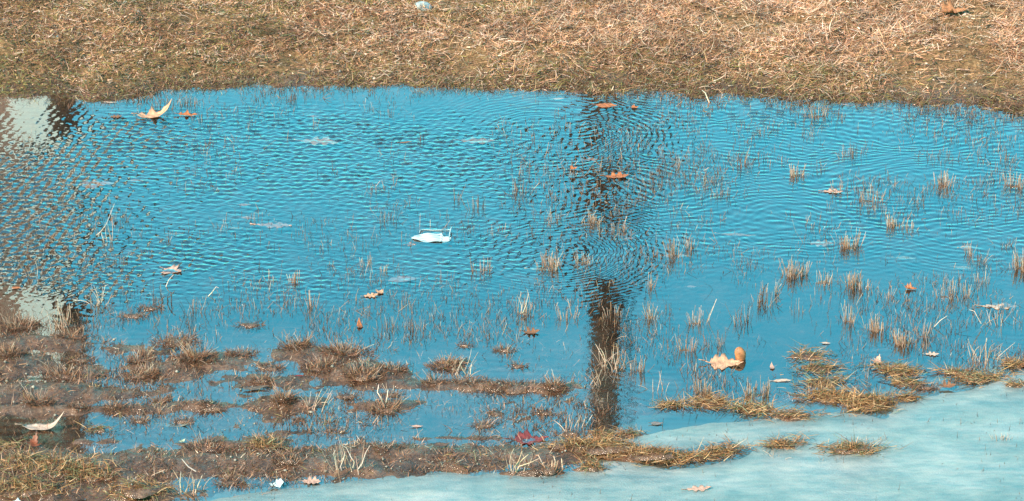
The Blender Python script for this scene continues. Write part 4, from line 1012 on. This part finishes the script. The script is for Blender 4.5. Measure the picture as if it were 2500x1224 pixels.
# ---------------------------------------------------------------- beyond the bank (seen mirrored in the water)
def limb(pts, rads, name, parent):
    return tube_path(name, pts, rads, M_bark, parent, sides=10)
def tree(x, y, rad, hh, label, seed, branch_from):
    r = random.Random(seed); root = bpy.data.objects.new('bare_tree', None); col.objects.link(root); z = hz(x, y); root.location = (x, y, z)
    setp(root, label, 'tree', 'bare trees beyond the bank')
    n = 14; pts = [(.02 * math.sin(i * 1.3 + seed) * (i > 1), .02 * math.cos(i + seed), hh * i / n - .1) for i in range(n + 1)]
    rads = [rad * (1.25 if i == 0 else 1) * (1 - .85 * max(0, (i / n - .35)) / .65) for i in range(n + 1)]
    limb(pts, rads, 'trunk', root)
    V = []; parts = []
    # crown: limbs and twigs as one mesh
    base = []; az = []; lean = []; ln = []; rd = []
    for k in range(26):
        f = branch_from + (1 - branch_from) * r.random(); base.append((0, 0, hh * f * .98)); az.append(r.uniform(0, 6.28)); lean.append(r.uniform(.5, 1.1)); ln.append(hh * .34 * (1.25 - f)); rd.append(rad * .3 * (1.3 - f))
    B = np.array(base); A = np.array(az); Lh = np.array(lean); LN = np.array(ln); RD = np.array(rd)
    parts.append(tubes(B, A, Lh, LN, RD, np.full(26, -.3), np.zeros((26, 3)), np.zeros((26, 3)), 4))
    for k in range(26):
        m_ = 14; f = rng.random(m_) * .8 + .2
        q = B[k] + np.stack([np.sin(Lh[k] - .15) * np.cos(A[k]) * LN[k] * f, np.sin(Lh[k] - .15) * np.sin(A[k]) * LN[k] * f, np.cos(Lh[k] - .15) * LN[k] * f], 1)
        parts.append(tubes(q, A[k] + rng.normal(0, 1, m_), rng.uniform(.2, 1.2, m_), LN[k] * rng.uniform(.2, .5, m_), np.full(m_, .012), rng.normal(0, .3, m_), np.zeros((m_, 3)), np.zeros((m_, 3)), 3))
    V, F, C = join(parts); mk('crown', V, F, M_bark, root)
tree(.69, 27.0, .124, 14.0, 'tall bare tree behind the bank whose trunk the pond mirrors', 1, .66)
tree(.905, 27.3, .022, 9.5, 'slender young tree right beside the tall bare tree', 2, .72)
tree(-3.32, 27.0, .105, 14.0, 'bare tree beyond the left bank beside the brick house', 3, .66)
def box(name, x0, x1, y0, y1, z0, z1, material, parent):
    V = [(a_, b_, c_) for a_ in (x0, x1) for b_ in (y0, y1) for c_ in (z0, z1)]
    F = [(0, 1, 3, 2), (4, 6, 7, 5), (0, 4, 5, 1), (2, 3, 7, 6), (0, 2, 6, 4), (1, 5, 7, 3)]
    return mk(name, V, F, material, parent)
hx, hy = -8.80, 30.0; root = bpy.data.objects.new('brick_house', None); col.objects.link(root); ha = R(13); root.rotation_euler = (0, 0, ha); hx = -3.80 - 5.02 * math.cos(ha); hy = 30 - 5.02 * math.sin(ha); root.location = (hx, hy, hz(hx, hy) - .02)
setp(root, 'red brick house with white corner board beyond the left bank', 'house')
box('wall', -5, 4.82, 0, 8, 0, 7.3, M_brick, root)
box('corner_board', 4.70, 5.02, -.06, .3, 0, 7.3, M_white, root)
V = [(-5.4, -.5, 7.3), (5.08, -.5, 7.3), (5.08, 8.5, 7.3), (-5.4, 8.5, 7.3), (-5.4, 4, 10.2), (5.08, 4, 10.2)]
mk('roof', V, [(0, 1, 5, 4), (2, 3, 4, 5), (1, 2, 5), (3, 0, 4), (0, 3, 2, 1)], M_roof, root)
for wx in (-3.5, -1.0, 1.6, 3.4):
    for wz in (1.2, 4.4):
        fr_ = box('window', wx - .5, wx + .5, -.07, .02, wz, wz + 1.5, M_white, root)
        box('pane', wx - .42, wx + .42, -.08, -.065, wz + .08, wz + 1.42, M_glass, fr_)
